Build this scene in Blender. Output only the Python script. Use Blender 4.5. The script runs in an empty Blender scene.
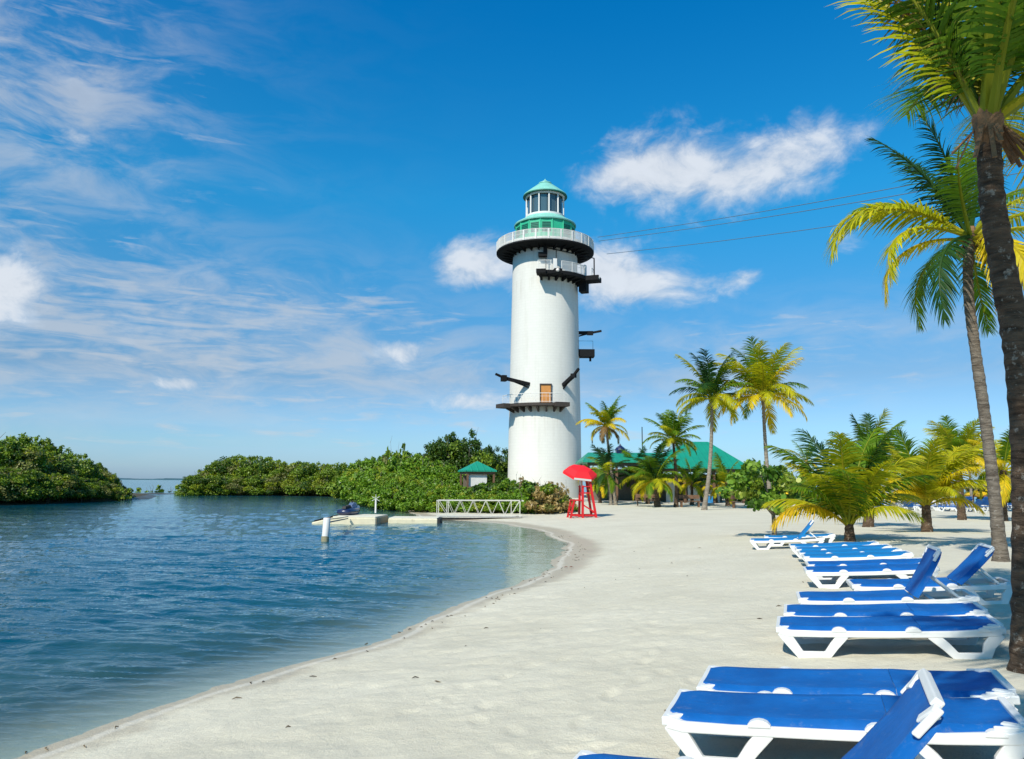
import bpy, bmesh, math, random
import numpy as np
from mathutils import Vector, Matrix
PI = math.pi
R = math.radians
scene = bpy.context.scene
COL = scene.collection

# ------------------------------------------------------------------ camera
CAM_Z = 1.55
PITCH = R(7.55)
ROLL = R(0.42)
FPX = 773.0
cam_d = bpy.data.cameras.new('camera')
cam_d.sensor_width = 36.0
cam_d.lens = FPX / 1024 * 36.0
cam_d.clip_start = 0.05
cam_d.clip_end = 20000
cam = bpy.data.objects.new('camera', cam_d)
COL.objects.link(cam)
cam.location = (0, 0, CAM_Z)
cam.rotation_euler = (Matrix.Rotation(PI / 2 + PITCH, 3, 'X') @ Matrix.Rotation(ROLL, 3, 'Z')).to_euler()
scene.camera = cam

# ------------------------------------------------------------------ light
SUN_EL = R(43)
SUN_AZ = R(212)          # clockwise from +Y; the sun stands behind the camera, to its left
sd = Vector((math.sin(SUN_AZ) * math.cos(SUN_EL), math.cos(SUN_AZ) * math.cos(SUN_EL), math.sin(SUN_EL)))
sun_d = bpy.data.lights.new('sun', 'SUN')
sun_d.energy = 4.3
sun_d.angle = R(0.53)
sun_d.color = (1.0, 0.93, 0.80)
sun = bpy.data.objects.new('sun', sun_d)
COL.objects.link(sun)
sun.rotation_euler = (-sd).to_track_quat('-Z', 'Y').to_euler()
sun.location = sd * 50

vs = scene.view_settings
vs.view_transform = 'Standard'
vs.look = 'None'
vs.exposure = 0.30
vs.gamma = 1
vs.use_curve_mapping = False
scene.render.engine = 'CYCLES'
scene.cycles.max_bounces = 8
scene.cycles.transparent_max_bounces = 12
scene.cycles.caustics_reflective = False
scene.cycles.caustics_refractive = False
scene.cycles.sample_clamp_indirect = 8


def ray(px, py):
    x0, u0 = px - 512.0, 379.5 - py
    u = x0 * math.sin(ROLL) + u0 * math.cos(ROLL)
    return Vector((x0 * math.cos(ROLL) - u0 * math.sin(ROLL), FPX * math.cos(PITCH) - u * math.sin(PITCH), FPX * math.sin(PITCH) + u * math.cos(PITCH)))


def at_y(px, py, Y):
    d = ray(px, py)
    k = Y / d.y
    return Vector((d.x * k, Y, CAM_Z + d.z * k))


def at_z(px, py, z):
    d = ray(px, py)
    k = (z - CAM_Z) / d.z
    return Vector((d.x * k, d.y * k, z))


class NT:
    """small helper for node trees"""
    def __init__(s, tree):
        s.t = tree
        s.n = tree.nodes
        s.l = tree.links

    def node(s, typ, **kw):
        n = s.n.new(typ)
        for k, v in kw.items():
            setattr(n, k, v)
        return n

    def put(s, sock, v):
        if hasattr(v, 'is_linked') or isinstance(v, bpy.types.NodeSocket):
            s.l.new(v, sock)
        elif v is not None:
            try:
                sock.default_value = v
            except Exception:
                sock.default_value = tuple(v) + (1,)

    def m(s, op, a, b=None, c=None, clamp=False):
        n = s.n.new('ShaderNodeMath')
        n.operation = op
        n.use_clamp = clamp
        s.put(n.inputs[0], a)
        if b is not None:
            s.put(n.inputs[1], b)
        if c is not None:
            s.put(n.inputs[2], c)
        return n.outputs[0]

    def noise(s, vec, scale, detail=4, rough=0.5, dist=0.0, out=0):
        n = s.n.new('ShaderNodeTexNoise')
        n.inputs['Scale'].default_value = scale
        n.inputs['Detail'].default_value = detail
        n.inputs['Roughness'].default_value = rough
        n.inputs['Distortion'].default_value = dist
        if vec is not None:
            s.l.new(vec, n.inputs['Vector'])
        return n.outputs[out]

    def mapr(s, v, a, b, c=0.0, d=1.0, smooth=False):
        n = s.n.new('ShaderNodeMapRange')
        if smooth:
            n.interpolation_type = 'SMOOTHSTEP'
        s.put(n.inputs['Value'], v)
        n.inputs['From Min'].default_value = a
        n.inputs['From Max'].default_value = b
        n.inputs['To Min'].default_value = c
        n.inputs['To Max'].default_value = d
        return n.outputs['Result']

    def mix(s, f, a, b, mode='MIX'):
        n = s.n.new('ShaderNodeMix')
        n.data_type = 'RGBA'
        n.blend_type = mode
        s.put(n.inputs[0], f)
        s.put(n.inputs[6], a if not isinstance(a, tuple) or len(a) == 4 else a + (1,))
        s.put(n.inputs[7], b if not isinstance(b, tuple) or len(b) == 4 else b + (1,))
        return n.outputs[2]

    def vscale(s, vec, sc, loc=(0, 0, 0), rot=(0, 0, 0)):
        n = s.n.new('ShaderNodeMapping')
        s.l.new(vec, n.inputs['Vector'])
        n.inputs['Scale'].default_value = sc
        n.inputs['Location'].default_value = loc
        n.inputs['Rotation'].default_value = rot
        return n.outputs[0]

    def node_y(s, vec):
        n = s.n.new('ShaderNodeSeparateXYZ')
        s.l.new(vec, n.inputs[0])
        return n.outputs[1]

    def bump(s, h, strength, dist, normal=None):
        n = s.n.new('ShaderNodeBump')
        n.inputs['Strength'].default_value = strength
        n.inputs['Distance'].default_value = dist
        s.l.new(h, n.inputs['Height'])
        if normal is not None:
            s.l.new(normal, n.inputs['Normal'])
        return n.outputs[0]


# ------------------------------------------------------------------ world: sky and clouds by direction
SKY_STRENGTH = 0.10
world = bpy.data.worlds.new('World')
scene.world = world
world.use_nodes = True
W = NT(world.node_tree)
W.n.clear()
sky = W.node('ShaderNodeTexSky', sky_type='NISHITA')
sky.sun_disc = False
sky.sun_elevation = SUN_EL
sky.sun_rotation = SUN_AZ
sky.altitude = 0
sky.air_density = 1.0
sky.dust_density = 0.6
sky.ozone_density = 2.5
tc = W.node('ShaderNodeTexCoord')
sep = W.node('ShaderNodeSeparateXYZ')
W.l.new(tc.outputs['Generated'], sep.inputs[0])
az = W.m('ARCTAN2', sep.outputs[0], sep.outputs[1])
el = W.m('ARCSINE', sep.outputs[2])


def azel(px, py):
    d = ray(px, py).normalized()
    return math.atan2(d.x, d.y), math.asin(d.z)


def blob(px, py, wx, wy, s):
    a, e = azel(px, py)
    sa, se = wx / FPX, wy / FPX
    u = W.m('MULTIPLY', W.m('SUBTRACT', az, a), 1 / sa)
    v = W.m('MULTIPLY', W.m('SUBTRACT', el, e), 1 / se)
    q = W.m('ADD', W.m('MULTIPLY', u, u), W.m('MULTIPLY', v, v))
    return W.m('MULTIPLY', W.m('EXPONENT', W.m('MULTIPLY', q, -1)), s)


def add_all(lst):
    o = lst[0]
    for b in lst[1:]:
        o = W.m('ADD', o, b)
    return o


cv = W.node('ShaderNodeCombineXYZ')
W.l.new(az, cv.inputs[0])
W.l.new(W.m('MULTIPLY', el, 1.5), cv.inputs[1])
# puffy clouds
cum = add_all([blob(655, 165, 62, 38, .80), blob(730, 182, 66, 30, .74), blob(805, 150, 56, 32, .66), blob(615, 180, 40, 20, .4),
               blob(470, 265, 50, 28, .82), blob(640, 287, 78, 25, .9), blob(600, 262, 46, 24, .55),
               blob(26, 283, 46, 20, .56), blob(-40, 300, 60, 30, .55), blob(75, 135, 18, 10, .80), blob(405, 353, 40, 14, .86),
               blob(180, 383, 30, 9, .86), blob(475, 402, 45, 12, .80), blob(545, 262, 60, 20, .55), blob(745, 278, 26, 9, .48), blob(842, 238, 20, 14, .46),
               blob(1150, 250, 90, 40, .8), blob(-300, 240, 160, 50, .7)])
warp = W.noise(cv.outputs[0], 9.0, 3, .5, 0, 1)
wv = W.node('ShaderNodeVectorMath', operation='MULTIPLY_ADD')
W.l.new(warp, wv.inputs[0])
wv.inputs[1].default_value = (.06, .05, .0)
W.l.new(cv.outputs[0], wv.inputs[2])
n1 = W.noise(wv.outputs[0], 15.0, 8, .62, .25)
d1 = W.mapr(W.m('ADD', W.m('MULTIPLY', cum, 1.25), W.m('MULTIPLY', W.m('MULTIPLY', W.m('SUBTRACT', n1, .5), 2.3), W.mapr(cum, .0, .22, .1, 1))), .20, 1.35, 0, .84, smooth=True)
# thin streaks and veils
st_mask = add_all([blob(150, 325, 250, 44, 1.0), blob(330, 308, 130, 16, .55), blob(50, 45, 95, 60, .44), blob(130, 275, 170, 12, .30), blob(190, 150, 120, 60, .20),
                   blob(790, 325, 120, 14, .50), blob(300, 395, 340, 40, .50), blob(850, 370, 260, 40, .30), blob(70, 232, 90, 12, .25),
                   blob(-350, 200, 300, 200, .5), blob(500, 440, 700, 28, .2)])
sv = W.vscale(cv.outputs[0], (3.4, 15.0, 1), (3.1, .7, 0), (0, 0, R(-3)))
n2 = W.noise(sv, 3.2, 7, .58, .6)
n2b = W.noise(cv.outputs[0], 24.0, 5, .6, .3)
n2c = W.m('ADD', W.m('MULTIPLY', n2, .8), W.m('MULTIPLY', n2b, .25))
d2 = W.mapr(W.m('ADD', W.m('MULTIPLY', st_mask, .62), W.m('MULTIPLY', W.m('MULTIPLY', W.m('SUBTRACT', n2c, .52), 3.2), W.mapr(st_mask, 0, .35, .15, 1))), .20, 1.15, 0, .74, smooth=True)
veil_mask = add_all([blob(140, 325, 260, 62, 1.1), blob(40, 60, 120, 110, .9), blob(420, 380, 260, 50, .5), blob(820, 350, 190, 40, .7), blob(-350, 150, 300, 260, .6)])
n6 = W.noise(W.vscale(wv.outputs[0], (1, 2.1, 1), rot=(0, 0, R(8))), 6.5, 8, .62, .5)
d3 = W.m('MULTIPLY', W.mapr(n6, .38, .66, .04, 1.0, smooth=True), W.m('MULTIPLY', W.m('MINIMUM', veil_mask, 1.0), .58))
dens = W.m('MAXIMUM', W.m('MAXIMUM', d1, W.m('MULTIPLY', d2, .80)), d3)
hs = W.node('ShaderNodeHueSaturation')
hs.inputs['Hue'].default_value = 0.488
hs.inputs['Saturation'].default_value = 1.28
hs.inputs['Value'].default_value = 0.86
W.l.new(sky.outputs[0], hs.inputs['Color'])
# puffs: lit tops, slightly greyer bases
ctone = W.mapr(W.m('ADD', n1, W.m('MULTIPLY', d1, .5)), .50, 1.0, 5.4, 7.2)
cc = W.node('ShaderNodeCombineXYZ')
W.l.new(W.m('MULTIPLY', ctone, .95), cc.inputs[0])
W.l.new(W.m('MULTIPLY', ctone, .98), cc.inputs[1])
W.l.new(W.m('MULTIPLY', ctone, 1.02), cc.inputs[2])
ramp = W.node('ShaderNodeValToRGB')
W.l.new(W.m('MULTIPLY', el, 1 / 1.6), ramp.inputs[0])
stops = [(.0, (.64, 1.00, 1.75)), (.05, (.68, .98, 1.42)), (.13, (.76, .84, 1.03)), (.21, (.58, .98, 1.2)), (.355, (.27, 1.30, 1.55)), (.59, (.03, 1.18, 1.66)), (1.0, (.55, .95, 1.1))]
cr = ramp.color_ramp
while len(cr.elements) < len(stops):
    cr.elements.new(.5)
for e_, (p_, c_) in zip(cr.elements, stops):
    e_.position = p_ / 1.6
    e_.color = tuple(v / 2 for v in c_) + (1,)
grade = W.node('ShaderNodeVectorMath', operation='MULTIPLY')
W.l.new(hs.outputs[0], grade.inputs[0])
W.l.new(ramp.outputs[0], grade.inputs[1])
grade2 = W.node('ShaderNodeVectorMath', operation='SCALE')
W.l.new(grade.outputs[0], grade2.inputs[0])
grade2.inputs['Scale'].default_value = 2.0
skycol = W.mix(dens, grade2.outputs[0], cc.outputs[0])
bg = W.node('ShaderNodeBackground')
bg.inputs['Strength'].default_value = SKY_STRENGTH
W.l.new(skycol, bg.inputs['Color'])
wo = W.node('ShaderNodeOutputWorld')
W.l.new(bg.outputs[0], wo.inputs['Surface'])
world.cycles.sampling_method = 'MANUAL'
world.cycles.sample_map_resolution = 512

# ------------------------------------------------------------------ mesh helpers
class MB:
    def __init__(s):
        s.v = []
        s.f = []
        s.c = []
        s.mi = []
        s.cur = 0

    def add(s, vs, fs, col=None, mi=None):
        o = len(s.v)
        s.v.extend([tuple(p) for p in vs])
        for f in fs:
            s.f.append(tuple(i + o for i in f))
            s.c.append(col)
            s.mi.append(s.cur if mi is None else mi)
        return o

    def box(s, c, size, rz=0.0, M=None, mi=None, col=None, taper=1.0):
        hx, hy, hz = size[0] / 2, size[1] / 2, size[2] / 2
        ps = []
        for z in (-1, 1):
            k = taper if z > 0 else 1.0
            for x, y in ((-1, -1), (1, -1), (1, 1), (-1, 1)):
                ps.append(Vector((x * hx * k, y * hy * k, z * hz)))
        m = M if M is not None else Matrix.Rotation(rz, 3, 'Z')
        ps = [m @ p + Vector(c) for p in ps]
        s.add(ps, [(3, 2, 1, 0), (4, 5, 6, 7), (0, 1, 5, 4), (1, 2, 6, 5), (2, 3, 7, 6), (3, 0, 4, 7)], col, mi)

    def beam(s, a, b, w, h, mi=None, col=None, up=Vector((0, 0, 1))):
        a = Vector(a); b = Vector(b)
        d = (b - a)
        L = d.length
        d.normalize()
        if abs(d.dot(up)) > .98:
            up = Vector((0, 1, 0))
        x = d.cross(up).normalized()
        z = x.cross(d).normalized()
        ps = []
        for q in (a, b):
            for i, j in ((-1, -1), (1, -1), (1, 1), (-1, 1)):
                ps.append(q + x * (i * w / 2) + z * (j * h / 2))
        s.add(ps, [(0, 1, 2, 3), (7, 6, 5, 4), (4, 5, 1, 0), (5, 6, 2, 1), (6, 7, 3, 2), (7, 4, 0, 3)], col, mi)

    def tube(s, pts, rad, n=8, cap=True, mi=None, col=None, jitter=0.0, rnd=None):
        pts = [Vector(p) for p in pts]
        if not hasattr(rad, '__len__'):
            rad = [rad] * len(pts)
        ref = Vector((0, 0, 1))
        d0 = (pts[1] - pts[0]).normalized()
        if abs(d0.dot(ref)) > .9:
            ref = Vector((1, 0, 0))
        vs = []
        for i, p in enumerate(pts):
            t = (pts[min(i + 1, len(pts) - 1)] - pts[max(i - 1, 0)]).normalized()
            x = t.cross(ref).normalized()
            y = t.cross(x).normalized()
            for k in range(n):
                a = 2 * PI * k / n
                r = rad[i]
                if jitter and rnd:
                    r *= 1 + rnd.uniform(-jitter, jitter)
                vs.append(p + x * (math.cos(a) * r) + y * (math.sin(a) * r))
        fs = []
        for i in range(len(pts) - 1):
            for k in range(n):
                k2 = (k + 1) % n
                fs.append((i * n + k, (i + 1) * n + k, (i + 1) * n + k2, i * n + k2))
        if cap:
            fs.append(tuple(range(n)))
            fs.append(tuple(reversed(range((len(pts) - 1) * n, len(pts) * n))))
        s.add(vs, fs, col, mi)

    def lathe(s, prof, n=32, c=(0, 0, 0), cap=False, mi=None, a0=0.0, a1=2 * PI, col=None):
        full = abs(a1 - a0 - 2 * PI) < 1e-6
        m = n if full else n + 1
        vs = []
        for r, z in prof:
            for k in range(m):
                a = a0 + (a1 - a0) * k / n
                vs.append((c[0] + r * math.cos(a), c[1] + r * math.sin(a), c[2] + z))
        fs = []
        for i in range(len(prof) - 1):
            for k in range(n):
                k2 = (k + 1) % m if full else k + 1
                fs.append((i * m + k, i * m + k2, (i + 1) * m + k2, (i + 1) * m + k))
        if cap:
            fs.append(tuple(reversed(range(m))))
            fs.append(tuple(range((len(prof) - 1) * m, len(prof) * m)))
        s.add(vs, fs, col, mi)

    def prism(s, poly, z0, z1, mi=None, col=None):
        n = len(poly)
        vs = [(p[0], p[1], z0) for p in poly] + [(p[0], p[1], z1) for p in poly]
        fs = [tuple(reversed(range(n))), tuple(range(n, 2 * n))]
        for k in range(n):
            k2 = (k + 1) % n
            fs.append((k, k2, n + k2, n + k))
        s.add(vs, fs, col, mi)

    def ribbon(s, path, w, y0, y1, mi=None):
        """mitred strip of width w along a path in XZ, extruded in Y"""
        P = [Vector((p[0], p[1])) for p in path]
        n = len(P)
        A, B = [], []
        for i in range(n):
            ww = w if not hasattr(w, '__len__') else w[i]
            d1 = (P[i] - P[i - 1]).normalized() if i > 0 else (P[1] - P[0]).normalized()
            d2 = (P[i + 1] - P[i]).normalized() if i < n - 1 else d1
            nn = Vector((-(d1 + d2).y, (d1 + d2).x)).normalized()
            k = ww / 2 / max(.35, nn.dot(Vector((-d1.y, d1.x))))
            A.append(P[i] + nn * k)
            B.append(P[i] - nn * k)
        vs = []
        for yy in (y0, y1):
            for a, b in zip(A, B):
                vs.append((a.x, yy, a.y))
                vs.append((b.x, yy, b.y))
        o = 2 * n
        fs = []
        for i in range(n - 1):
            a, b, c, d = 2 * i, 2 * i + 1, 2 * i + 3, 2 * i + 2
            fs.append((a, b, c, d))
            fs.append((a + o, d + o, c + o, b + o))
            fs.append((a, d, d + o, a + o))
            fs.append((b, b + o, c + o, c))
        fs.append((0, o, o + 1, 1))
        a = 2 * n - 2
        fs.append((a, a + 1, a + 1 + o, a + o))
        s.add(vs, fs, None, mi)

    def mesh(s, name, mats, smooth=False, bevel=0.0, seg=2):
        me = bpy.data.meshes.new(name)
        me.from_pydata(s.v, [], s.f)
        if not isinstance(mats, (list, tuple)):
            mats = [mats]
        for m in mats:
            me.materials.append(m)
        if len(mats) > 1:
            me.polygons.foreach_set('material_index', s.mi)
        if any(c is not None for c in s.c):
            at = me.color_attributes.new('Col', 'FLOAT_COLOR', 'CORNER')
            arr = np.ones((len(me.loops), 4), np.float32)
            k = 0
            for f, c in zip(s.f, s.c):
                if c is not None:
                    arr[k:k + len(f), :3] = c
                k += len(f)
            at.data.foreach_set('color', arr.ravel())
        if bevel > 0:
            bm = bmesh.new()
            bm.from_mesh(me)
            bmesh.ops.recalc_face_normals(bm, faces=bm.faces)
            es = [e for e in bm.edges if len(e.link_faces) == 2 and e.calc_face_angle(0) > R(28)]
            bmesh.ops.bevel(bm, geom=es, offset=bevel, segments=seg, profile=.5, affect='EDGES', clamp_overlap=True)
            bm.to_mesh(me)
            bm.free()
        if smooth:
            me.polygons.foreach_set('use_smooth', [True] * len(me.polygons))
        me.update()
        return me


def link(name, me, parent=None, loc=None, rot=None):
    o = bpy.data.objects.new(name, me)
    COL.objects.link(o)
    if parent is not None:
        o.parent = parent
    if loc is not None:
        o.location = loc
    if rot is not None:
        o.rotation_euler = rot
    return o


def tag(o, label, cat, group=None):
    o['label'] = label
    o['category'] = cat
    if group:
        o['group'] = group
    return o


def empty(name, loc, label, cat, group=None, rz=0.0, scale=1.0):
    o = bpy.data.objects.new(name, None)
    COL.objects.link(o)
    o.location = loc
    o.rotation_euler = (0, 0, rz)
    o.scale = (scale,) * 3
    o.empty_display_size = .2
    return tag(o, label, cat, group)


def autosmooth(me, ang=35):
    me.polygons.foreach_set('use_smooth', [True] * len(me.polygons))
    bm = bmesh.new()
    bm.from_mesh(me)
    for e in bm.edges:
        if len(e.link_faces) == 2 and e.calc_face_angle(0) > R(ang):
            e.smooth = False
    bm.to_mesh(me)
    bm.free()
    return me


# ------------------------------------------------------------------ numpy noise
def _h(ix, iy, seed):
    a = (ix.astype(np.int64) * 374761393 + iy.astype(np.int64) * 668265263 + seed * 1442695041) & 0x7fffffff
    a = ((a ^ (a >> 13)) * 1274126177) & 0x7fffffff
    a = a ^ (a >> 16)
    return (a & 0xffff) / 65535.0


def vnoise(x, y, seed=0):
    x = np.asarray(x, float); y = np.asarray(y, float)
    ix = np.floor(x); iy = np.floor(y)
    fx = x - ix; fy = y - iy
    fx = fx * fx * fx * (fx * (fx * 6 - 15) + 10)
    fy = fy * fy * fy * (fy * (fy * 6 - 15) + 10)
    a = _h(ix, iy, seed); b = _h(ix + 1, iy, seed)
    c = _h(ix, iy + 1, seed); d = _h(ix + 1, iy + 1, seed)
    return (a * (1 - fx) + b * fx) * (1 - fy) + (c * (1 - fx) + d * fx) * fy - .5


# ------------------------------------------------------------------ materials
MATS = {}


def mat(name, base=(.5, .5, .5), rough=.5, metal=0.0, bump=None, var=0.0, vscale=3.0, spec=.5, coat=0.0, trans=0.0, dirt=None):
    if name in MATS:
        return MATS[name]
    m = bpy.data.materials.new(name)
    m.use_nodes = True
    T = NT(m.node_tree)
    b = T.n['Principled BSDF']
    b.inputs['Base Color'].default_value = tuple(base) + (1,)
    b.inputs['Roughness'].default_value = rough
    b.inputs['Metallic'].default_value = metal
    b.inputs['Specular IOR Level'].default_value = spec
    b.inputs['Coat Weight'].default_value = coat
    tc = T.node('ShaderNodeTexCoord')
    if var > 0:
        n = T.noise(tc.outputs['Object'], vscale, 5, .6)
        f = T.mapr(n, .3, .7, 1 - var, 1 + var * .6)
        hsv = T.node('ShaderNodeHueSaturation')
        hsv.inputs['Color'].default_value = tuple(base) + (1,)
        T.l.new(f, hsv.inputs['Value'])
        c = hsv.outputs[0]
        if dirt:
            n2 = T.noise(tc.outputs['Object'], dirt[0], 6, .65)
            c = T.mix(T.mapr(n2, dirt[1], dirt[1] + .15, 0, dirt[3] if len(dirt) > 3 else .7), c, dirt[2])
        T.l.new(c, b.inputs['Base Color'])
    if bump:
        n = T.noise(tc.outputs['Object'], bump[0], 4, .6)
        T.l.new(T.bump(n, bump[1], bump[2]), b.inputs['Normal'])
    MATS[name] = m
    return m


def leaf_mat(name, tl=.35, rough=.42, attr='Col', spec=.4):
    m = bpy.data.materials.new(name)
    m.use_nodes = True
    T = NT(m.node_tree)
    b = T.n['Principled BSDF']
    at = T.node('ShaderNodeAttribute')
    at.attribute_name = attr
    b.inputs['Roughness'].default_value = rough
    b.inputs['Specular IOR Level'].default_value = spec
    T.l.new(at.outputs['Color'], b.inputs['Base Color'])
    tr = T.node('ShaderNodeBsdfTranslucent')
    br = T.mix(1.0, at.outputs['Color'], (1.25, 1.35, .55, 1), 'MULTIPLY')
    T.l.new(br, tr.inputs['Color'])
    mx = T.node('ShaderNodeMixShader')
    mx.inputs[0].default_value = tl
    T.l.new(b.outputs[0], mx.inputs[1])
    T.l.new(tr.outputs[0], mx.inputs[2])
    out = T.n['Material Output']
    T.l.new(mx.outputs[0], out.inputs['Surface'])
    return m


M_white = mat('white_paint', (.70, .69, .66), .55, var=.06, vscale=1.2)
M_plastic = mat('white_plastic', (.72, .72, .70), .38, var=.05, vscale=4, dirt=(9, .62, (.55, .52, .46), .5), bump=(60, .05, .002))
M_dark = mat('dark_steel', (.011, .011, .012), .8, var=.2, spec=.15)
M_timber = mat('dark_timber', (.045, .034, .028), .75, var=.3, vscale=5)
M_green = mat('green_roof', (.008, .26, .165), .5, var=.12, vscale=.6, dirt=(.9, .58, (.03, .22, .15), .5))
def _seams(m, sc):
    T = NT(m.node_tree)
    tc = T.node('ShaderNodeTexCoord')
    w = T.node('ShaderNodeTexWave', wave_type='BANDS', bands_direction='X')
    w.inputs['Scale'].default_value = sc
    T.l.new(tc.outputs['Object'], w.inputs['Vector'])
    T.l.new(T.bump(T.mapr(w.outputs['Fac'], .85, 1.0), .6, .05), T.n['Principled BSDF'].inputs['Normal'])


_seams(M_green, .55)
M_mint = mat('mint_roof', (.22, .55, .46), .5, var=.12, vscale=1.0)
M_mint2 = mat('mint_panel', (.03, .46, .25), .5, var=.15, vscale=1.0)
M_glass = mat('lantern_glass', (.06, .10, .12), .08, spec=.8)
M_door = mat('orange_door', (.55, .23, .05), .6, var=.2, vscale=2)
M_red = mat('red_paint', (.56, .010, .012), .45, var=.12, vscale=3)
M_redfab = mat('red_canvas', (.80, .008, .016), .75, var=.06, vscale=3, bump=(30, .1, .01))
M_yellow = mat('yellow_plastic', (.85, .62, .01), .5, var=.05)
M_black = mat('black_rubber', (.015, .015, .016), .7)
M_grey = mat('grey_decking', (.42, .41, .38), .7, var=.12, vscale=3)
M_cream = mat('cream_plastic', (.70, .63, .44), .6, var=.10, vscale=2.5, dirt=(3, .6, (.35, .3, .2), .6))
M_tan = mat('tan_side', (.42, .33, .20), .7, var=.15)
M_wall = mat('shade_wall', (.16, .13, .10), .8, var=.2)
M_whitewall = mat('white_wall', (.72, .70, .66), .8, var=.08)
M_brown = mat('brown_wood', (.16, .085, .045), .7, var=.25, vscale=4)
M_thatch = mat('thatch', (.34, .26, .15), .9, var=.35, vscale=9, bump=(25, .6, .05))
M_navy = mat('navy_hull', (.012, .02, .07), .3, coat=.5)
M_leaf = leaf_mat('palm_leaf', .42, .5, spec=.22)
M_leafb = leaf_mat('broad_leaf', .25, .45)


def sling_mat():
    m = bpy.data.materials.new('blue_sling')
    m.use_nodes = True
    T = NT(m.node_tree)
    b = T.n['Principled BSDF']
    tc = T.node('ShaderNodeTexCoord')
    n = T.noise(tc.outputs['Object'], 3.0, 5, .6)
    w1 = T.node('ShaderNodeTexWave', wave_type='BANDS', bands_direction='X')
    w1.inputs['Scale'].default_value = 95
    T.l.new(tc.outputs['Object'], w1.inputs['Vector'])
    w2 = T.node('ShaderNodeTexWave', wave_type='BANDS', bands_direction='Y')
    w2.inputs['Scale'].default_value = 95
    T.l.new(tc.outputs['Object'], w2.inputs['Vector'])
    wv = T.m('ADD', w1.outputs['Fac'], w2.outputs['Fac'])
    c = T.mix(T.mapr(n, .3, .7, 0, 1), (.001, .078, .30), (.001, .125, .44))
    n4 = T.noise(tc.outputs['Object'], 1.3, 5, .7)
    c = T.mix(T.mapr(n4, .52, .75, 0, .30), c, (.03, .17, .50))
    n5 = T.noise(T.vscale(tc.outputs['Object'], (1, 1, 1), loc=(4, 2, 1)), 7.0, 6, .75)
    c = T.mix(T.mapr(n5, .60, .78, 0, .35), c, (.35, .36, .36))
    n2 = T.noise(tc.outputs['Object'], 38.0, 3, .6)
    c = T.mix(T.mapr(n2, .62, .8, 0, .25), c, (.25, .32, .45))
    T.l.new(c, b.inputs['Base Color'])
    b.inputs['Roughness'].default_value = .62
    b.inputs['Specular IOR Level'].default_value = .3
    nb = T.bump(wv, .25, .0015)
    n3 = T.noise(T.vscale(tc.outputs['Object'], (1, 4, 1)), 4.0, 3, .5)
    T.l.new(T.bump(n3, .35, .02, nb), b.inputs['Normal'])
    return m


M_blue = sling_mat()
M_teal = mat('sun_bleached_teal_sling', (.002, .17, .44), .6, var=.10, vscale=3)


def trunk_mat(name, c1, c2, c3, spot=.6):
    m = bpy.data.materials.new(name)
    m.use_nodes = True
    T = NT(m.node_tree)
    b = T.n['Principled BSDF']
    tc = T.node('ShaderNodeTexCoord')
    v = T.vscale(tc.outputs['Object'], (1.6, 1.6, 9))
    n = T.noise(v, 2.2, 6, .65, .3)
    n2 = T.noise(tc.outputs['Object'], 14, 5, .7)
    n3 = T.noise(T.vscale(tc.outputs['Object'], (9, 9, 20)), 2.0, 4, .7)
    c = T.mix(T.mapr(n, .35, .65), c1, c2)
    c = T.mix(T.mapr(n2, spot, spot + .08, 0, .8), c, c3)
    T.l.new(c, b.inputs['Base Color'])
    b.inputs['Roughness'].default_value = .9
    b.inputs['Specular IOR Level'].default_value = .2
    h = T.m('ADD', n, T.m('MULTIPLY', n3, .7))
    T.l.new(T.bump(h, .8, .05), b.inputs['Normal'])
    return m


M_trunk = trunk_mat('grey_palm_bark', (.15, .12, .09), (.33, .29, .23), (.40, .37, .32))
M_trunkd = trunk_mat('dark_palm_bark', (.040, .026, .017), (.15, .10, .065), (.36, .31, .25), .58)
M_trunkb = trunk_mat('brown_palm_bark', (.085, .068, .052), (.23, .195, .155), (.32, .29, .25))
M_trunkm = trunk_mat('mangrove_bark', (.12, .10, .08), (.26, .23, .19), (.3, .28, .25))
M_fibre = mat('palm_fibre', (.20, .11, .05), .9, var=.4, vscale=12, bump=(30, .6, .03))
M_nut = mat('coconut_husk', (.30, .25, .05), .5, var=.3, vscale=5)

# ------------------------------------------------------------------ land and water
WZ = -0.70
def wp(px, py):
    p = at_z(px, py, WZ)
    return (p.x, p.y)


shore_px = [(20, 751), (60, 738), (100, 724), (150, 709), (200, 695), (250, 679), (300, 662), (350, 646), (400, 630), (440, 615), (475, 600),
            (505, 587), (530, 576), (548, 566), (559, 557), (564, 549), (560, 542), (550, 536), (534, 530), (515, 526.5), (490, 523), (462, 521),
            (436, 519.5), (415, 516), (405, 510.5), (380, 507), (358, 503.3), (352, 499)]
spit_px = [(345, 496.6), (310, 496.0), (275, 495.6), (240, 495.4), (210, 495.2), (188, 495.0)]
main = [(-60, -60), (-18, -30), (-9.5, -6), (-6.6, 1.0), (-5.2, 4.2)] + [wp(*p) for p in shore_px] + [wp(*p) for p in spit_px]
lx, ly = main[-1]
main += [(lx - 1, ly + 8), (lx + 10, ly + 32), (-25, 158), (10, 150), (34, 128), (41, 100), (60, 92), (110, 84), (260, 70), (260, -60)]
isl_px = [(-260, 512), (-120, 508), (-40, 506), (0, 505.2), (40, 504.0), (80, 502.4), (110, 501.0), (121, 500.0)]
isl = [wp(*p) for p in isl_px]
ex, ey = isl[-1]
isl += [(ex + .5, ey + 6), (ex - 6, ey + 22), (ex - 40, ey + 40), (ex - 110, ey + 20)]
c0 = wp(112, 494.4); c1 = wp(196, 493.8)
cause = [c0, c1, (c1[0] + 1, c1[1] + 4), (c0[0], c0[1] + 4)]
POLYS = [np.array(main), np.array(isl), np.array(cause)]


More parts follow.
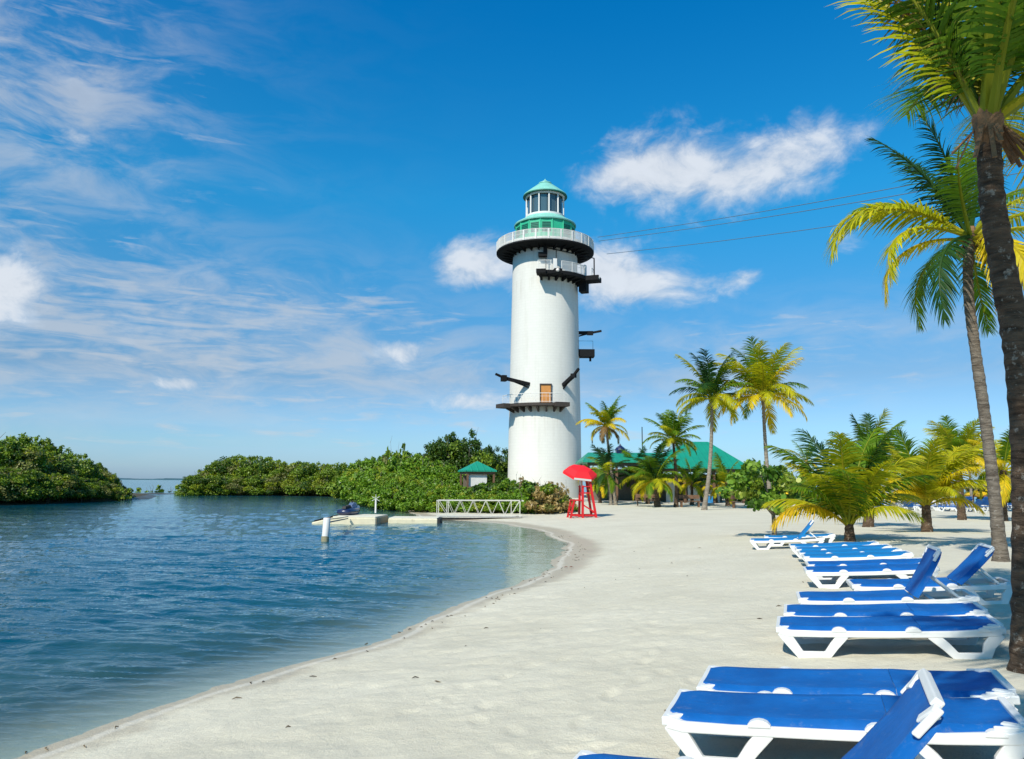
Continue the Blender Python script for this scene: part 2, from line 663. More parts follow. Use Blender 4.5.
def sdist(x, y, poly):
    """signed distance, positive inside"""
    x = np.asarray(x, float); y = np.asarray(y, float)
    best = np.full(x.shape, 1e18)
    inside = np.zeros(x.shape, bool)
    n = len(poly)
    for i in range(n):
        ax, ay = poly[i]; bx, by = poly[(i + 1) % n]
        dx, dy = bx - ax, by - ay
        t = np.clip(((x - ax) * dx + (y - ay) * dy) / (dx * dx + dy * dy), 0, 1)
        best = np.minimum(best, (x - ax - t * dx) ** 2 + (y - ay - t * dy) ** 2)
        if dy != 0:
            cr = ((ay > y) != (by > y)) & (x < (dx) * (y - ay) / dy + ax)
            inside ^= cr
    d = np.sqrt(best)
    return np.where(inside, d, -d)


def sstep(a, b, x):
    t = np.clip((x - a) / (b - a), 0, 1)
    return t * t * (3 - 2 * t)


def height(x, y, fine=False):
    x = np.asarray(x, float); y = np.asarray(y, float)
    d = sdist(x, y, POLYS[0])
    if fine:
        d = d + vnoise(x * 1.1, y * 1.1, 5) * .16 + vnoise(x * .45, y * .45, 6) * .3
    P = -0.46 * sstep(8, 42, y)
    land = WZ + (P - WZ) * 1.42 * (1 - np.exp(-(np.maximum(d, 0) / 5.6) ** 1.3))
    cove = sstep(13, 26, y) * sstep(-8, -1, x)
    slope = .16 - .125 * cove
    sea = WZ - np.minimum(np.maximum(-d, 0) * slope + .012 * (1 - .75 * cove) * np.minimum(np.maximum(-d, 0), 12) ** 2, 4.0)
    z = np.where(d > 0, land, sea)
    for P2, hh in ((POLYS[1], .5), (POLYS[2], .35)):
        d2 = sdist(x, y, P2)
        l2 = WZ + hh * (1 - np.exp(-np.maximum(d2, 0) / 1.5))
        z = np.where(d2 > 0, l2, np.where(d2 > -8, np.maximum(z, WZ + d2 * .5), z))
    return z, d


def gz(x, y):
    return float(height(np.array([x]), np.array([y]))[0][0])


def gp(px, py):
    """point of the ground seen at a pixel"""
    z = -0.2
    for _ in range(12):
        p = at_z(px, py, z)
        z = .5 * z + .5 * gz(p.x, p.y)
    return Vector((p.x, p.y, z))


def grid_mesh(name, X, Y, Z, mats, wrap=False):
    nr, nc = X.shape
    me = bpy.data.meshes.new(name)
    me.vertices.add(nr * nc)
    co = np.stack([X, Y, Z], -1).reshape(-1).astype(np.float32)
    me.vertices.foreach_set('co', co)
    i = np.arange(nr - 1)[:, None] * nc
    j = np.arange(nc - 1)[None, :]
    a = i + j
    q = np.stack([a, a + 1, a + nc + 1, a + nc], -1).reshape(-1, 4)
    if wrap:
        i2 = np.arange(nr - 1) * nc
        q2 = np.stack([i2 + nc - 1, i2, i2 + nc, i2 + 2 * nc - 1], -1)
        q = np.concatenate([q, q2])
    nf = len(q)
    me.loops.add(nf * 4)
    me.polygons.add(nf)
    me.loops.foreach_set('vertex_index', q.reshape(-1).astype(np.int32))
    me.polygons.foreach_set('loop_start', (np.arange(nf) * 4).astype(np.int32))
    me.polygons.foreach_set('use_smooth', np.ones(nf, bool))
    me.update(calc_edges=True)
    me.materials.append(mats)
    return me


def angles(fine_lo, fine_hi, step):
    a = list(np.arange(R(fine_lo), R(fine_hi), R(step)))
    b = list(np.arange(R(fine_hi), R(fine_lo + 360), R(3.0)))
    return np.array(a + b)


# radial sampling so that detail is even over distance; the surface itself is a function of world x, y
rs = [0.0001]
r = .6
while r < 30:
    rs.append(r); r *= 1.0062 if r > 3 else 1.02
while r < 12000:
    rs.append(r); r *= 1.022 if r > 150 else 1.014
rs = np.array(rs)
# land sheet
th = angles(-40, 40, .24)
RR, TT = np.meshgrid(rs, th, indexing='ij')
X = RR * np.sin(TT); Y = RR * np.cos(TT)
Z, D = height(X, Y, True)
near = np.clip(D / .8, 0, 1) * np.clip(1.3 - RR / 60, 0, 1)
Z = Z + near * (vnoise(X * .8, Y * .8, 1) * .022 + vnoise(X * 2.3, Y * 2.3, 2) * .012 + vnoise(X * 6.1, Y * 6.1, 3) * .007)
tr = vnoise(X * .35 + 7, Y * .35, 9)
Z = Z + near * np.clip(tr * 3, 0, 1) * vnoise(X * 4.2, Y * 4.2, 11) * .026
rnd = random.Random(4)


def footprint(x, y, ang, dep=.022, sl=.14, sw=.055):
    m = (np.abs(X - x) < .5) & (np.abs(Y - y) < .5)
    u = (X[m] - x) * math.cos(ang) + (Y[m] - y) * math.sin(ang)
    v = -(X[m] - x) * math.sin(ang) + (Y[m] - y) * math.cos(ang)
    q = (u / sl) ** 2 + (v / sw) ** 2
    Z[m] += -dep * np.exp(-q ** 1.5) + dep * .35 * np.exp(-((np.sqrt(q) - 1.6) / .45) ** 2)


trails = [((-0.6, 3.6), 68, 12), ((.6, 3.8), 100, 10), ((-1.2, 6.5), 50, 14), ((1.6, 5.6), 95, 16), ((0.2, 9.5), 80, 20), ((2.2, 9), 100, 20), ((-1.8, 11), 60, 12), ((3.2, 14), 92, 14)]
for (x, y), a, n in trails:
    for k in range(n):
        a += rnd.uniform(-7, 7)
        x += .42 * math.cos(R(a)); y += .42 * math.sin(R(a))
        s = .09 * (1 if k % 2 else -1)
        if gz(x, y) > WZ + .15:
            footprint(x - s * math.sin(R(a)), y + s * math.cos(R(a)), R(a + rnd.uniform(-12, 12)), rnd.uniform(.006, .018))
for k in range(45):
    x, y = rnd.uniform(-3, 5), rnd.uniform(3, 16)
    if gz(x, y) > WZ + .3:
        footprint(x, y, rnd.uniform(0, PI), rnd.uniform(.005, .02), rnd.uniform(.08, .2), rnd.uniform(.05, .1))


def sand_mat():
    m = bpy.data.materials.new('coral_sand')
    m.use_nodes = True
    T = NT(m.node_tree)
    b = T.n['Principled BSDF']
    g = T.node('ShaderNodeNewGeometry')
    pos = g.outputs['Position']
    at = T.node('ShaderNodeAttribute')
    at.attribute_name = 'shore'
    d = at.outputs['Fac']
    n0 = T.noise(pos, .5, 4, .6)
    n1 = T.noise(pos, 6, 6, .65)
    n2 = T.noise(pos, 60, 4, .7)
    n3 = T.noise(pos, 260, 2, .7)
    c = T.mix(T.mapr(n0, .35, .65), (.60, .56, .435), (.67, .63, .50))
    c = T.mix(T.mapr(n1, .35, .75, 0, .30), c, (.44, .41, .36))
    c = T.mix(T.mapr(n2, .55, .8, 0, .40), c, (.30, .28, .24))
    c = T.mix(T.mapr(n3, .55, .8, 0, .40), c, (.30, .27, .22))
    # scattered fine shell and weed specks
    vo = T.node('ShaderNodeTexVoronoi')
    vo.inputs['Scale'].default_value = 9
    T.l.new(pos, vo.inputs['Vector'])
    sp = T.mapr(vo.outputs['Distance'], .035, .07, 1, 0)
    sp = T.m('MULTIPLY', sp, T.mapr(n0, .5, .62))
    c = T.mix(T.m('MULTIPLY', sp, .6), c, (.16, .12, .08))
    dn = T.m('ADD', d, T.m('MULTIPLY', T.m('SUBTRACT', T.noise(pos, 1.7, 5, .6), .5), 1.1))
    wet = T.mapr(T.m('SUBTRACT', dn, T.mapr(T.node_y(pos), 14, 24, 0, .75)), .15, .75, 1, 0, smooth=True)
    c = T.mix(T.m('MULTIPLY', wet, .80), c, (.42, .355, .25))
    # pale strip of dried salt foam right at the waterline
    dl = T.m('ADD', d, T.m('MULTIPLY', T.m('SUBTRACT', T.noise(pos, 6, 4, .6), .5), .10))
    ln = T.m('MULTIPLY', T.mapr(dl, .16, .21, 0, 1), T.mapr(dl, .28, .36, 1, 0))
    c = T.mix(T.m('MULTIPLY', ln, .75), c, (.66, .61, .50))
    sub = T.mapr(d, -4.0, -1.0, 1, 0)
    c = T.mix(T.m('MULTIPLY', sub, .75), c, (.42, .41, .31))
    am = T.node('ShaderNodeAttribute')
    am.attribute_name = 'mud'
    mud = T.mix(n1, (.05, .045, .03), (.10, .09, .06))
    c = T.mix(am.outputs['Fac'], c, mud)
    T.l.new(c, b.inputs['Base Color'])
    T.l.new(T.mapr(wet, 0, 1, .95, .38), b.inputs['Roughness'])
    b.inputs['Specular IOR Level'].default_value = .3
    h = T.m('ADD', T.m('MULTIPLY', n1, 1.0), T.m('ADD', T.m('MULTIPLY', n2, .28), T.m('MULTIPLY', n3, .07)))
    T.l.new(T.bump(h, .55, .06), b.inputs['Normal'])
    return m


me = grid_mesh('sand_beach', X, Y, Z, sand_mat(), wrap=True)
a = me.attributes.new('shore', 'FLOAT', 'POINT')
Dall = np.maximum(D, np.maximum(sdist(X, Y, POLYS[1]), sdist(X, Y, POLYS[2])))
a.data.foreach_set('value', Dall.reshape(-1).astype(np.float32))
a = me.attributes.new('mud', 'FLOAT', 'POINT')
mud = np.maximum(sstep(-10.0, -12.5, X) * sstep(50, 56, Y), sstep(-1.0, .5, np.maximum(sdist(X, Y, POLYS[1]), sdist(X, Y, POLYS[2]))))
mud = np.where(Z > WZ - .6, mud, 0) 
a.data.foreach_set('value', mud.reshape(-1).astype(np.float32))
ground = link('sand_beach', me)
ground['kind'] = 'structure'


def water_mat():
    m = bpy.data.materials.new('lagoon_water')
    m.use_nodes = True
    T = NT(m.node_tree)
    T.n.remove(T.n['Principled BSDF'])
    g = T.node('ShaderNodeNewGeometry')
    pos = g.outputs['Position']
    at = T.node('ShaderNodeAttribute')
    at.attribute_name = 'depth'
    dep = at.outputs['Fac']
    # wind ripples run roughly along x
    v1 = T.vscale(pos, (.42, 1.0, 1), rot=(0, 0, R(-14)))
    v2 = T.vscale(pos, (.5, 1.0, 1), rot=(0, 0, R(20)), loc=(3, 1, 0))
    na = T.noise(v1, 1.15, 3, .55, .35)
    nb = T.noise(v2, 3.4, 3, .6, .3)
    nc = T.noise(v1, 10.0, 3, .6, .2)
    nd = T.noise(T.vscale(pos, (.25, 1, 1)), .28, 2, .5)
    h = T.m('ADD', T.m('MULTIPLY', na, .46), T.m('ADD', T.m('MULTIPLY', T.m('ABSOLUTE', T.m('SUBTRACT', nb, .5)), -.44), T.m('MULTIPLY', nc, .085)))
    calm = T.mapr(dep, .0, .25, .45, 1.0)
    gust = T.mapr(nd, .3, .7, .85, 1.15)
    h = T.m('MULTIPLY', h, T.m('MULTIPLY', calm, gust))
    bmp = T.bump(h, 1.0, .08)
    bmp2 = T.bump(h, 1.0, .06)
    # body colour by depth
    big = T.noise(T.vscale(pos, (.3, 1, 1)), .06, 3, .5)
    deep = T.mix(T.mapr(big, .35, .65), (.001, .056, .090), (.001, .072, .115))
    body = T.mix(T.mapr(dep, .10, .85), (.05, .135, .145), deep)
    body_s = T.node('ShaderNodeBsdfDiffuse')
    T.l.new(body, body_s.inputs['Color'])
    T.l.new(bmp2, body_s.inputs['Normal'])
    tr = T.node('ShaderNodeBsdfTransparent')
    tr.inputs['Color'].default_value = (.80, .92, .92, 1)
    mx = T.node('ShaderNodeMixShader')
    T.l.new(T.mapr(T.m('EXPONENT', T.m('MULTIPLY', dep, -2.9)), 0, 1, 1, 0), mx.inputs[0])
    T.l.new(tr.outputs[0], mx.inputs[1])
    T.l.new(body_s.outputs[0], mx.inputs[2])
    gl = T.node('ShaderNodeBsdfGlossy')
    gl.inputs['Roughness'].default_value = .05
    gl.inputs['Color'].default_value = (.84, .95, 1.0, 1)
    T.l.new(bmp, gl.inputs['Normal'])
    fr = T.node('ShaderNodeFresnel')
    fr.inputs['IOR'].default_value = 1.45
    T.l.new(bmp, fr.inputs['Normal'])
    f2 = T.m('POWER', fr.outputs[0], 1.15, clamp=True)
    # light coming back up through the surface leaves it almost unhindered
    f2 = T.m('ADD', T.m('MULTIPLY', f2, T.m('SUBTRACT', 1.0, g.outputs['Backfacing'])), T.m('MULTIPLY', g.outputs['Backfacing'], .05))
    m2 = T.node('ShaderNodeMixShader')
    T.l.new(f2, m2.inputs[0])
    T.l.new(mx.outputs[0], m2.inputs[1])
    T.l.new(gl.outputs[0], m2.inputs[2])
    T.l.new(m2.outputs[0], T.n['Material Output'].inputs['Surface'])
    return m


tw = angles(-42, 6, .15)
rw = [.0001, .6]
while rw[-1] < 12000:
    q = rw[-1]
    rw.append(q * (1.02 if q < 4 else 1.0045 if q < 34 else 1.012 if q < 150 else 1.03))
RW, TW = np.meshgrid(np.array(rw), tw, indexing='ij')
XW = RW * np.sin(TW); YW = RW * np.cos(TW)
ZL, DW = height(XW, YW, True)
dep = np.maximum(WZ - ZL, 0)
calm = np.clip(dep / .22, .12, 1) * np.clip(1.9 - RW / 55, .25, 1)
ridge = lambda v: 1 - np.abs(2 * v)
U = YW + .16 * XW + vnoise(XW * .12, YW * .12, 40) * 2.2
wv = (vnoise(XW * .30, U * 1.05, 31) * .075 + ridge(vnoise(XW * 1.05 + 5, U * 3.7, 22)) * .036 + vnoise(XW * 2.1, U * 6.4, 25) * .038
      + ridge(vnoise(XW * 3.2, U * 8.5, 23)) * .009 + vnoise(XW * 4.2, U * 9.5, 27) * .006) - .02
me = grid_mesh('lagoon_water', XW, YW, WZ + wv * calm, water_mat(), wrap=True)
a = me.attributes.new('depth', 'FLOAT', 'POINT')
a.data.foreach_set('value', dep.reshape(-1).astype(np.float32))
water = link('lagoon_water', me)
water['kind'] = 'structure'

# far low coast on the horizon, beyond the lagoon
mb = MB()
rnd = random.Random(8)
for (xa, xb, Yd) in ((-2300, -1120, 3400), (1300, 4200, 4200)):
    n = 90
    top = []
    for k in range(n + 1):
        x = xa + (xb - xa) * k / n
        hgt = 3 + 2 * rnd.random() + 2 * math.sin(k * .23)
        hgt *= min(1, k / 6, (n - k) / 6) + .05
        top.append((x, hgt))
    vs = []
    for x, hh in top:
        vs += [(x, Yd, WZ - .5), (x, Yd + 40, hh), (x, Yd + 260, hh * .9), (x, Yd + 300, WZ - .5)]
    fs = []
    for k in range(n):
        for j in range(3):
            fs.append((4 * k + j, 4 * k + 4 + j, 4 * k + 5 + j, 4 * k + 1 + j))
    mb.add(vs, fs)
far = link('distant_coast_hills', mb.mesh('distant_coast_hills', mat('far_forest', (.03, .10, .13), .9, var=.3, vscale=.01)))
far['kind'] = 'structure'

# ------------------------------------------------------------------ lighthouse
def brick_mat():
    m = bpy.data.materials.new('whitewashed_brick')
    m.use_nodes = True
    T = NT(m.node_tree)
    b = T.n['Principled BSDF']
    tc = T.node('ShaderNodeTexCoord')
    s = T.node('ShaderNodeSeparateXYZ')
    T.l.new(tc.outputs['Object'], s.inputs[0])
    ang = T.m('MULTIPLY', T.m('ARCTAN2', s.outputs[0], s.outputs[1]), 4.5)
    cb = T.node('ShaderNodeCombineXYZ')
    T.l.new(ang, cb.inputs[0])
    T.l.new(s.outputs[2], cb.inputs[1])
    br = T.node('ShaderNodeTexBrick')
    br.inputs['Scale'].default_value = 1.0
    br.inputs['Brick Width'].default_value = .8
    br.inputs['Row Height'].default_value = .36
    br.inputs['Mortar Size'].default_value = .02
    br.inputs['Mortar Smooth'].default_value = .3
    br.inputs['Color1'].default_value = (.66, .65, .60, 1)
    br.inputs['Color2'].default_value = (.68, .67, .62, 1)
    br.inputs['Mortar'].default_value = (.62, .61, .565, 1)
    T.l.new(cb.outputs[0], br.inputs['Vector'])
    n = T.noise(T.vscale(tc.outputs['Object'], (1, 1, .12)), .9, 6, .65)
    c = T.mix(T.mapr(n, .52, .80, 0, .5), br.outputs['Color'], (.50, .48, .43))
    lo = T.mapr(T.m('ADD', s.outputs[2], T.m('MULTIPLY', n, 6)), 2, 7, .35, 0)
    c = T.mix(lo, c, (.46, .44, .38))
    # rain streaks running down from the two platforms and the gallery
    ns = T.noise(T.vscale(cb.outputs[0], (2.4, .10, 1)), 1.0, 5, .65)
    band = T.m('MAXIMUM', T.m('MULTIPLY', T.mapr(s.outputs[2], 27.0, 23.0, 1, 0), T.mapr(s.outputs[2], 27.4, 27.5, 1, 0)),
               T.m('MAXIMUM', T.m('MULTIPLY', T.mapr(s.outputs[2], 10.6, 6.5, 1, 0), T.mapr(s.outputs[2], 11.1, 11.2, 1, 0)), T.mapr(s.outputs[2], 28.0, 31.3, 0, .8)))
    c = T.mix(T.m('MULTIPLY', T.m('MULTIPLY', T.mapr(ns, .50, .72), band), .42), c, (.36, .30, .22))
    T.l.new(c, b.inputs['Base Color'])
    b.inputs['Roughness'].default_value = .75
    b.inputs['Specular IOR Level'].default_value = .25
    T.l.new(T.bump(br.outputs['Fac'], -.15, .02), b.inputs['Normal'])
    return m


TX, TY = 4.28, 100.0
TB = gz(TX, TY)
tower = empty('lighthouse', (TX, TY, TB), 'tall white lighthouse with a green lantern room, standing behind the bushes', 'lighthouse')
H0 = -TB                         # levels below are given above z=0


def tp(name, mb, mats, smooth=False, bevel=0, parent=tower, sm=None):
    me = mb.mesh(name, mats, smooth=False, bevel=bevel)
    if sm:
        autosmooth(me, sm)
    o = link(name, me, parent)
    o.location = (0, 0, H0) if parent is tower else (0, 0, 0)
    return o


mb = MB()
prof = [(4.80, -1.0), (4.74, 2), (4.62, 11), (4.46, 20), (4.30, 30), (4.27, 31.35)]
p2 = []
for i in range(len(prof) - 1):
    for k in range(6):
        t = k / 6
        p2.append((prof[i][0] * (1 - t) + prof[i + 1][0] * t, prof[i][1] * (1 - t) + prof[i + 1][1] * t))
p2.append(prof[-1])
mb.lathe(p2, 72)
tp('shaft', mb, brick_mat(), sm=30)


def rad_at(z):
    for (r0, z0), (r1, z1) in zip(prof, prof[1:]):
        if z <= z1:
            return r0 + (r1 - r0) * (z - z0) / (z1 - z0)
    return prof[-1][0]


# gallery
mb = MB()
mb.lathe([(4.0, 31.35), (6.2, 31.45), (6.42, 31.55), (6.48, 31.6), (6.48, 31.78), (6.40, 31.80), (3.6, 31.80)], 80)
for k in range(28):
    a = 2 * PI * k / 28
    d = Vector((math.cos(a), math.sin(a), 0))
    p = [d * 4.2, d * 6.0, d * 5.6, d * 4.2]
    zz = [31.36, 31.44, 31.32, 30.95]
    t = Vector((-d.y, d.x, 0)) * .09
    vs = [Vector((q.x, q.y, z)) + t for q, z in zip(p, zz)] + [Vector((q.x, q.y, z)) - t for q, z in zip(p, zz)]
    mb.add(vs, [(0, 1, 2, 3), (7, 6, 5, 4), (0, 4, 5, 1), (1, 5, 6, 2), (2, 6, 7, 3), (3, 7, 4, 0)])
gal = tp('gallery', mb, M_dark, sm=40)


def rail_arc(mb, r, z0, z1, a0, a1, step=.16, post=1.6, w=.045):
    n = max(4, int(abs(a1 - a0) * r / .5))
    for zz, hh in ((z1, .07), (z0 + .12, .05), ((z0 + z1) / 2 + .2, .03)):
        pts = [(r * math.cos(a0 + (a1 - a0) * k / n), r * math.sin(a0 + (a1 - a0) * k / n), zz) for k in range(n + 1)]
        mb.tube(pts, hh * .6, 6)
    m = int(abs(a1 - a0) * r / step)
    for k in range(m + 1):
        a = a0 + (a1 - a0) * k / max(1, m)
        big = k % int(post / step) == 0
        ww = w * (1.7 if big else .62)
        mb.box((r * math.cos(a), r * math.sin(a), (z0 + z1) / 2), (ww, ww, z1 - z0), rz=a)


mb = MB()
rail_arc(mb, 6.42, 31.80, 33.12, 0, 2 * PI, .16, 1.6, .095)
mb.lathe([(6.36, 31.82), (6.36, 32.15), (6.39, 32.15), (6.39, 31.82)], 80)
tp('gallery_railing', mb, M_white)

# lantern base
mb = MB()
NS = 16
mb.lathe([(3.85, 31.80), (3.95, 32.4), (3.95, 35.40)], NS, a0=PI / 16, a1=2 * PI + PI / 16)
for k in range(NS):
    a = PI / 16 + 2 * PI * k / NS
    mb.beam((3.97 * math.cos(a), 3.97 * math.sin(a), 31.9), (3.97 * math.cos(a), 3.97 * math.sin(a), 35.35), .12, .10)
base = tp('lantern_base', mb, M_mint2)
for k in (1, 3, 5, 8, 10, 13, 11, 9, 14):
    mb = MB()
    a = PI / 16 + 2 * PI * (k + .5) / NS
    ca = 3.95 * math.cos(PI / NS)
    d = Vector((math.cos(a), math.sin(a), 0))
    t = Vector((-d.y, d.x, 0))
    for j in range(6):
        c = d * (ca + .05) + Vector((0, 0, 33.7 + j * .22))
        mb.beam(c - t * .52, c + t * .52, .09, .10)
    mb.box(d * (ca + .02) + Vector((0, 0, 34.25)), (.04, 1.1, 1.3), rz=a)
    o = link('louvre', mb.mesh('louvre', mat('dark_green_louvre', (.01, .16, .10), .5)), base)
mb = MB()
mb.lathe([(3.6, 35.35), (4.12, 35.35), (4.16, 35.50), (4.10, 35.60), (3.4, 36.00), (2.85, 36.33), (2.72, 36.47), (2.4, 36.47)], 64)
tp('lantern_skirt_roof', mb, M_mint, sm=30)
mb = MB()
mb.lathe([(2.30, 36.45), (2.30, 39.55)], 20)
lg = tp('lantern_glass', mb, M_glass)
mb = MB()
for k in range(12):
    a = 2 * PI * (k + .3) / 12
    mb.beam((2.55 * math.cos(a), 2.55 * math.sin(a), 36.45), (2.55 * math.cos(a), 2.55 * math.sin(a), 39.6), .17, .17)
mb.lathe([(2.42, 36.48), (2.66, 36.48), (2.66, 36.75), (2.42, 36.75)], 48)
mb.lathe([(2.42, 39.3), (2.64, 39.3), (2.64, 39.54), (2.42, 39.54)], 48)
tp('lantern_frame', mb, M_white)
mb = MB()
mb.lathe([(2.0, 39.56), (2.90, 39.56), (2.96, 39.68), (2.90, 39.8), (2.1, 40.45), (1.2, 41.15), (.75, 41.45)], 48)
cone = tp('lantern_roof', mb, M_mint, sm=25)
mb = MB()
mb.lathe([(.78, 41.38), (.90, 41.44), (.88, 41.54), (.45, 41.76), (.12, 42.0), (.02, 42.2)], 24)
link('finial', autosmooth(mb.mesh('finial', M_mint), 30), cone)
mb = MB()
mb.lathe([(2.35, 39.50), (2.98, 39.52), (2.98, 39.60), (2.35, 39.58)], 48)
link('eave_band', mb.mesh('eave_band', mat('dark_green_trim', (.01, .12, .08), .5)), cone)

# angles: -90 deg looks at the camera
def sector(mb, r0, r1, z0, z1, a0, a1, n=18, mi=None):
    poly = [(r1 * math.cos(a0 + (a1 - a0) * k / n), r1 * math.sin(a0 + (a1 - a0) * k / n)) for k in range(n + 1)]
    poly += [(r0 * math.cos(a1 + (a0 - a1) * k / n), r0 * math.sin(a1 + (a0 - a1) * k / n)) for k in range(n + 1)]
    vs = [(x, y, z0) for x, y in poly] + [(x, y, z1) for x, y in poly]
    m = len(poly)
    fs = []
    for k in range(n):
        fs.append((k, m - 2 - k, m - 1 - k)[::-1] if False else (k, m - 1 - k, m - 2 - k, k + 1))
        fs.append((m + k, m + k + 1, 2 * m - 2 - k, 2 * m - 1 - k))
    for k in range(m):
        k2 = (k + 1) % m
        fs.append((k, k2, m + k2, m + k))
    mb.add(vs, fs, None, mi)


def polar(r, adeg, z):
    return Vector((r * math.cos(R(adeg)), r * math.sin(R(adeg)), z))


# upper launch platform, wrapping from the front round to the right-hand side
ZU = 27.9
mb = MB()
sector(mb, 4.2, 6.0, ZU - .45, ZU, R(-102), R(-8))
# squared pads at its corners
mb.box(polar(5.7, -97, ZU - .22) , (1.5, 1.2, .5), rz=R(-97))
mb.box(polar(6.0, -78, ZU - .24), (1.5, 1.0, .54), rz=R(-78))
mb.box(polar(6.3, -22, ZU - .26), (2.4, 2.0, .6), rz=R(-18))
for a in (-98, -86, -74, -62, -50, -38, -26, -14):
    t = polar(1, a + 90, 0) * .12
    p = [polar(4.25, a, ZU - .40), polar(5.9, a, ZU - .42), polar(5.6, a, ZU - .6), polar(4.25, a, ZU - .95)]
    mb.add([q + t for q in p] + [q - t for q in p], [(0, 1, 2, 3), (7, 6, 5, 4), (0, 4, 5, 1), (1, 5, 6, 2), (2, 6, 7, 3), (3, 7, 4, 0)])
mb.box(polar(5.3, -20, ZU - 1.1), (1.0, 1.4, 1.5), rz=R(-20))
up = tp('upper_platform', mb, M_dark)
mb = MB()
rail_arc(mb, 5.95, ZU, ZU + 1.25, R(-101), R(-84), .14)
rail_arc(mb, 5.95, ZU, ZU + 1.25, R(-72), R(-34), .14)
rail_arc(mb, 6.6, ZU, ZU + 1.1, R(-28), R(-12), .3)
link('railing', mb.mesh('railing', M_white), up)
mb = MB()
for a in (-91, -76):
    p0 = polar(5.0, a, ZU)
    mb.tube([p0, p0 + Vector((0, 0, 3.6))], .06, 6)
p0 = polar(6.7, -20, ZU)
mb.tube([p0, p0 + Vector((0, 0, 2.6))], .09, 6)
mb.box(polar(4.75, -96, ZU + 2.3), (.7, 1.1, .5), rz=R(-96))
mb.box(polar(4.7, -92, ZU + 3.0), (.5, .5, 1.4), rz=R(-92))
mb.beam(polar(4.7, -92, ZU + 3.3), polar(6.7, -20, ZU + 2.6), .10, .10)
link('launch_gantry', mb.mesh('launch_gantry', M_dark), up)
for a, r in ((-79, 6.78), (-26, 7.5)):
    mb = MB()
    p0 = polar(r, a, ZU - .22)
    mb.lathe([(.02, -.22), (.17, -.16), (.24, 0), (.17, .16), (.02, .22)], 14, c=p0)
    link('floodlight', mb.mesh('floodlight', mat('lamp_cover', (.8, .72, .66), .4), smooth=True), up)
# padded white posts on the launch pad
for a in (-81, -79, -31, -29):
    mb = MB()
    mb.box(polar(5.85, a, ZU + .75), (.22, .28, 1.5), rz=R(a))
    link('launch_gate', mb.mesh('launch_gate', M_white, bevel=.03), up)

# lower platform with the orange door
ZL0 = 11.25
mb = MB()
sector(mb, 4.4, 5.9, ZL0 - .36, ZL0, R(-160), R(-62))
mb.box(polar(5.9, -150, ZL0 - .22), (1.6, 2.0, .5), rz=R(-90 - 60))
mb.box(polar(5.75, -72, ZL0 - .22), (1.3, 1.8, .5), rz=R(-72))
for a in (-150, -138, -126, -114, -102, -90, -78, -68):
    t = polar(1, a + 90, 0) * .11
    p = [polar(4.5, a, ZL0 - .34), polar(5.8, a, ZL0 - .34), polar(5.7, a, ZL0 - .62), polar(4.5, a, ZL0 - 1.1)]
    mb.add([q + t for q in p] + [q - t for q in p], [(0, 1, 2, 3), (7, 6, 5, 4), (0, 4, 5, 1), (1, 5, 6, 2), (2, 6, 7, 3), (3, 7, 4, 0)])
lp = tp('lower_platform', mb, M_timber)
mb = MB()
rail_arc(mb, 5.85, ZL0, ZL0 + 1.15, R(-158), R(-64), .45, 1.8, .03)
link('railing', mb.mesh('railing', M_white), lp)
mb = MB()
zc = ZL0 + 1.15
dr = rad_at(zc)
ad = -91
mb.box(polar(dr - .02, ad, zc), (.16, 1.25, 2.3), rz=R(ad))
dr_o = tp('door', mb, M_door)
mb = MB()
t = polar(1, ad + 90, 0)
for s in (-1, 1):
    mb.box(polar(dr + .03, ad, zc) + t * (.68 * s), (.2, .12, 2.44), rz=R(ad))
mb.box(polar(dr + .03, ad, zc + 1.22), (.24, 1.5, .16), rz=R(ad))
link('door_frame', mb.mesh('door_frame', M_timber), dr_o)
mb = MB()
mb.box(polar(dr + .10, ad, zc) + t * .48, (.08, .12, .1), rz=R(ad))
link('door_handle', mb.mesh('door_handle', M_dark), dr_o)


# mooring-style outriggers that stick out of the shaft
def outrigger(p0, p1, box_c, box_s, rz):
    mb = MB()
    mb.beam(p0, p1, .42, .40)
    d = (Vector(p1) - Vector(p0)).normalized()
    mb.box(box_c, box_s, rz=rz)
    mb.beam(Vector(p1) - d * .2, Vector(p1) + d * 1.1 + Vector((0, 0, .25)), .26, .26)
    mb.beam(Vector(p0) + Vector((0, 0, -.45)), Vector(p0) + (Vector(p1) - Vector(p0)) * .7 + Vector((0, 0, -.1)), .14, .16)
    return tp('outrigger_beam', mb, M_dark)


outrigger(polar(4.5, -118, 13.7), (-5.3, -5.2, 14.3), (-5.3, -5.2, 14.25), (.6, .7, .75), R(20))
outrigger(polar(4.55, -62, 13.6), (3.3, -5.6, 14.6), (3.3, -5.6, 14.6), (.5, .6, .5), R(60))
outrigger(polar(4.4, -4, 21.0), (6.3, -.4, 21.0), (5.9, -.4, 20.95), (.8, .5, .5), 0)
mb = MB()
mb.box((5.2, -.5, 18.2), (2.4, 1.6, .95))
mb.tube([(5.9, -.5, 17.8), (5.9, -.5, 17.2)], .14, 8)
mb.tube([(4.3, -1, 18.6), (4.3, -1, 19.8), (6.2, -1, 19.8), (6.2, -1, 18.6)], .03, 5)
tp('side_platform', mb, M_dark)

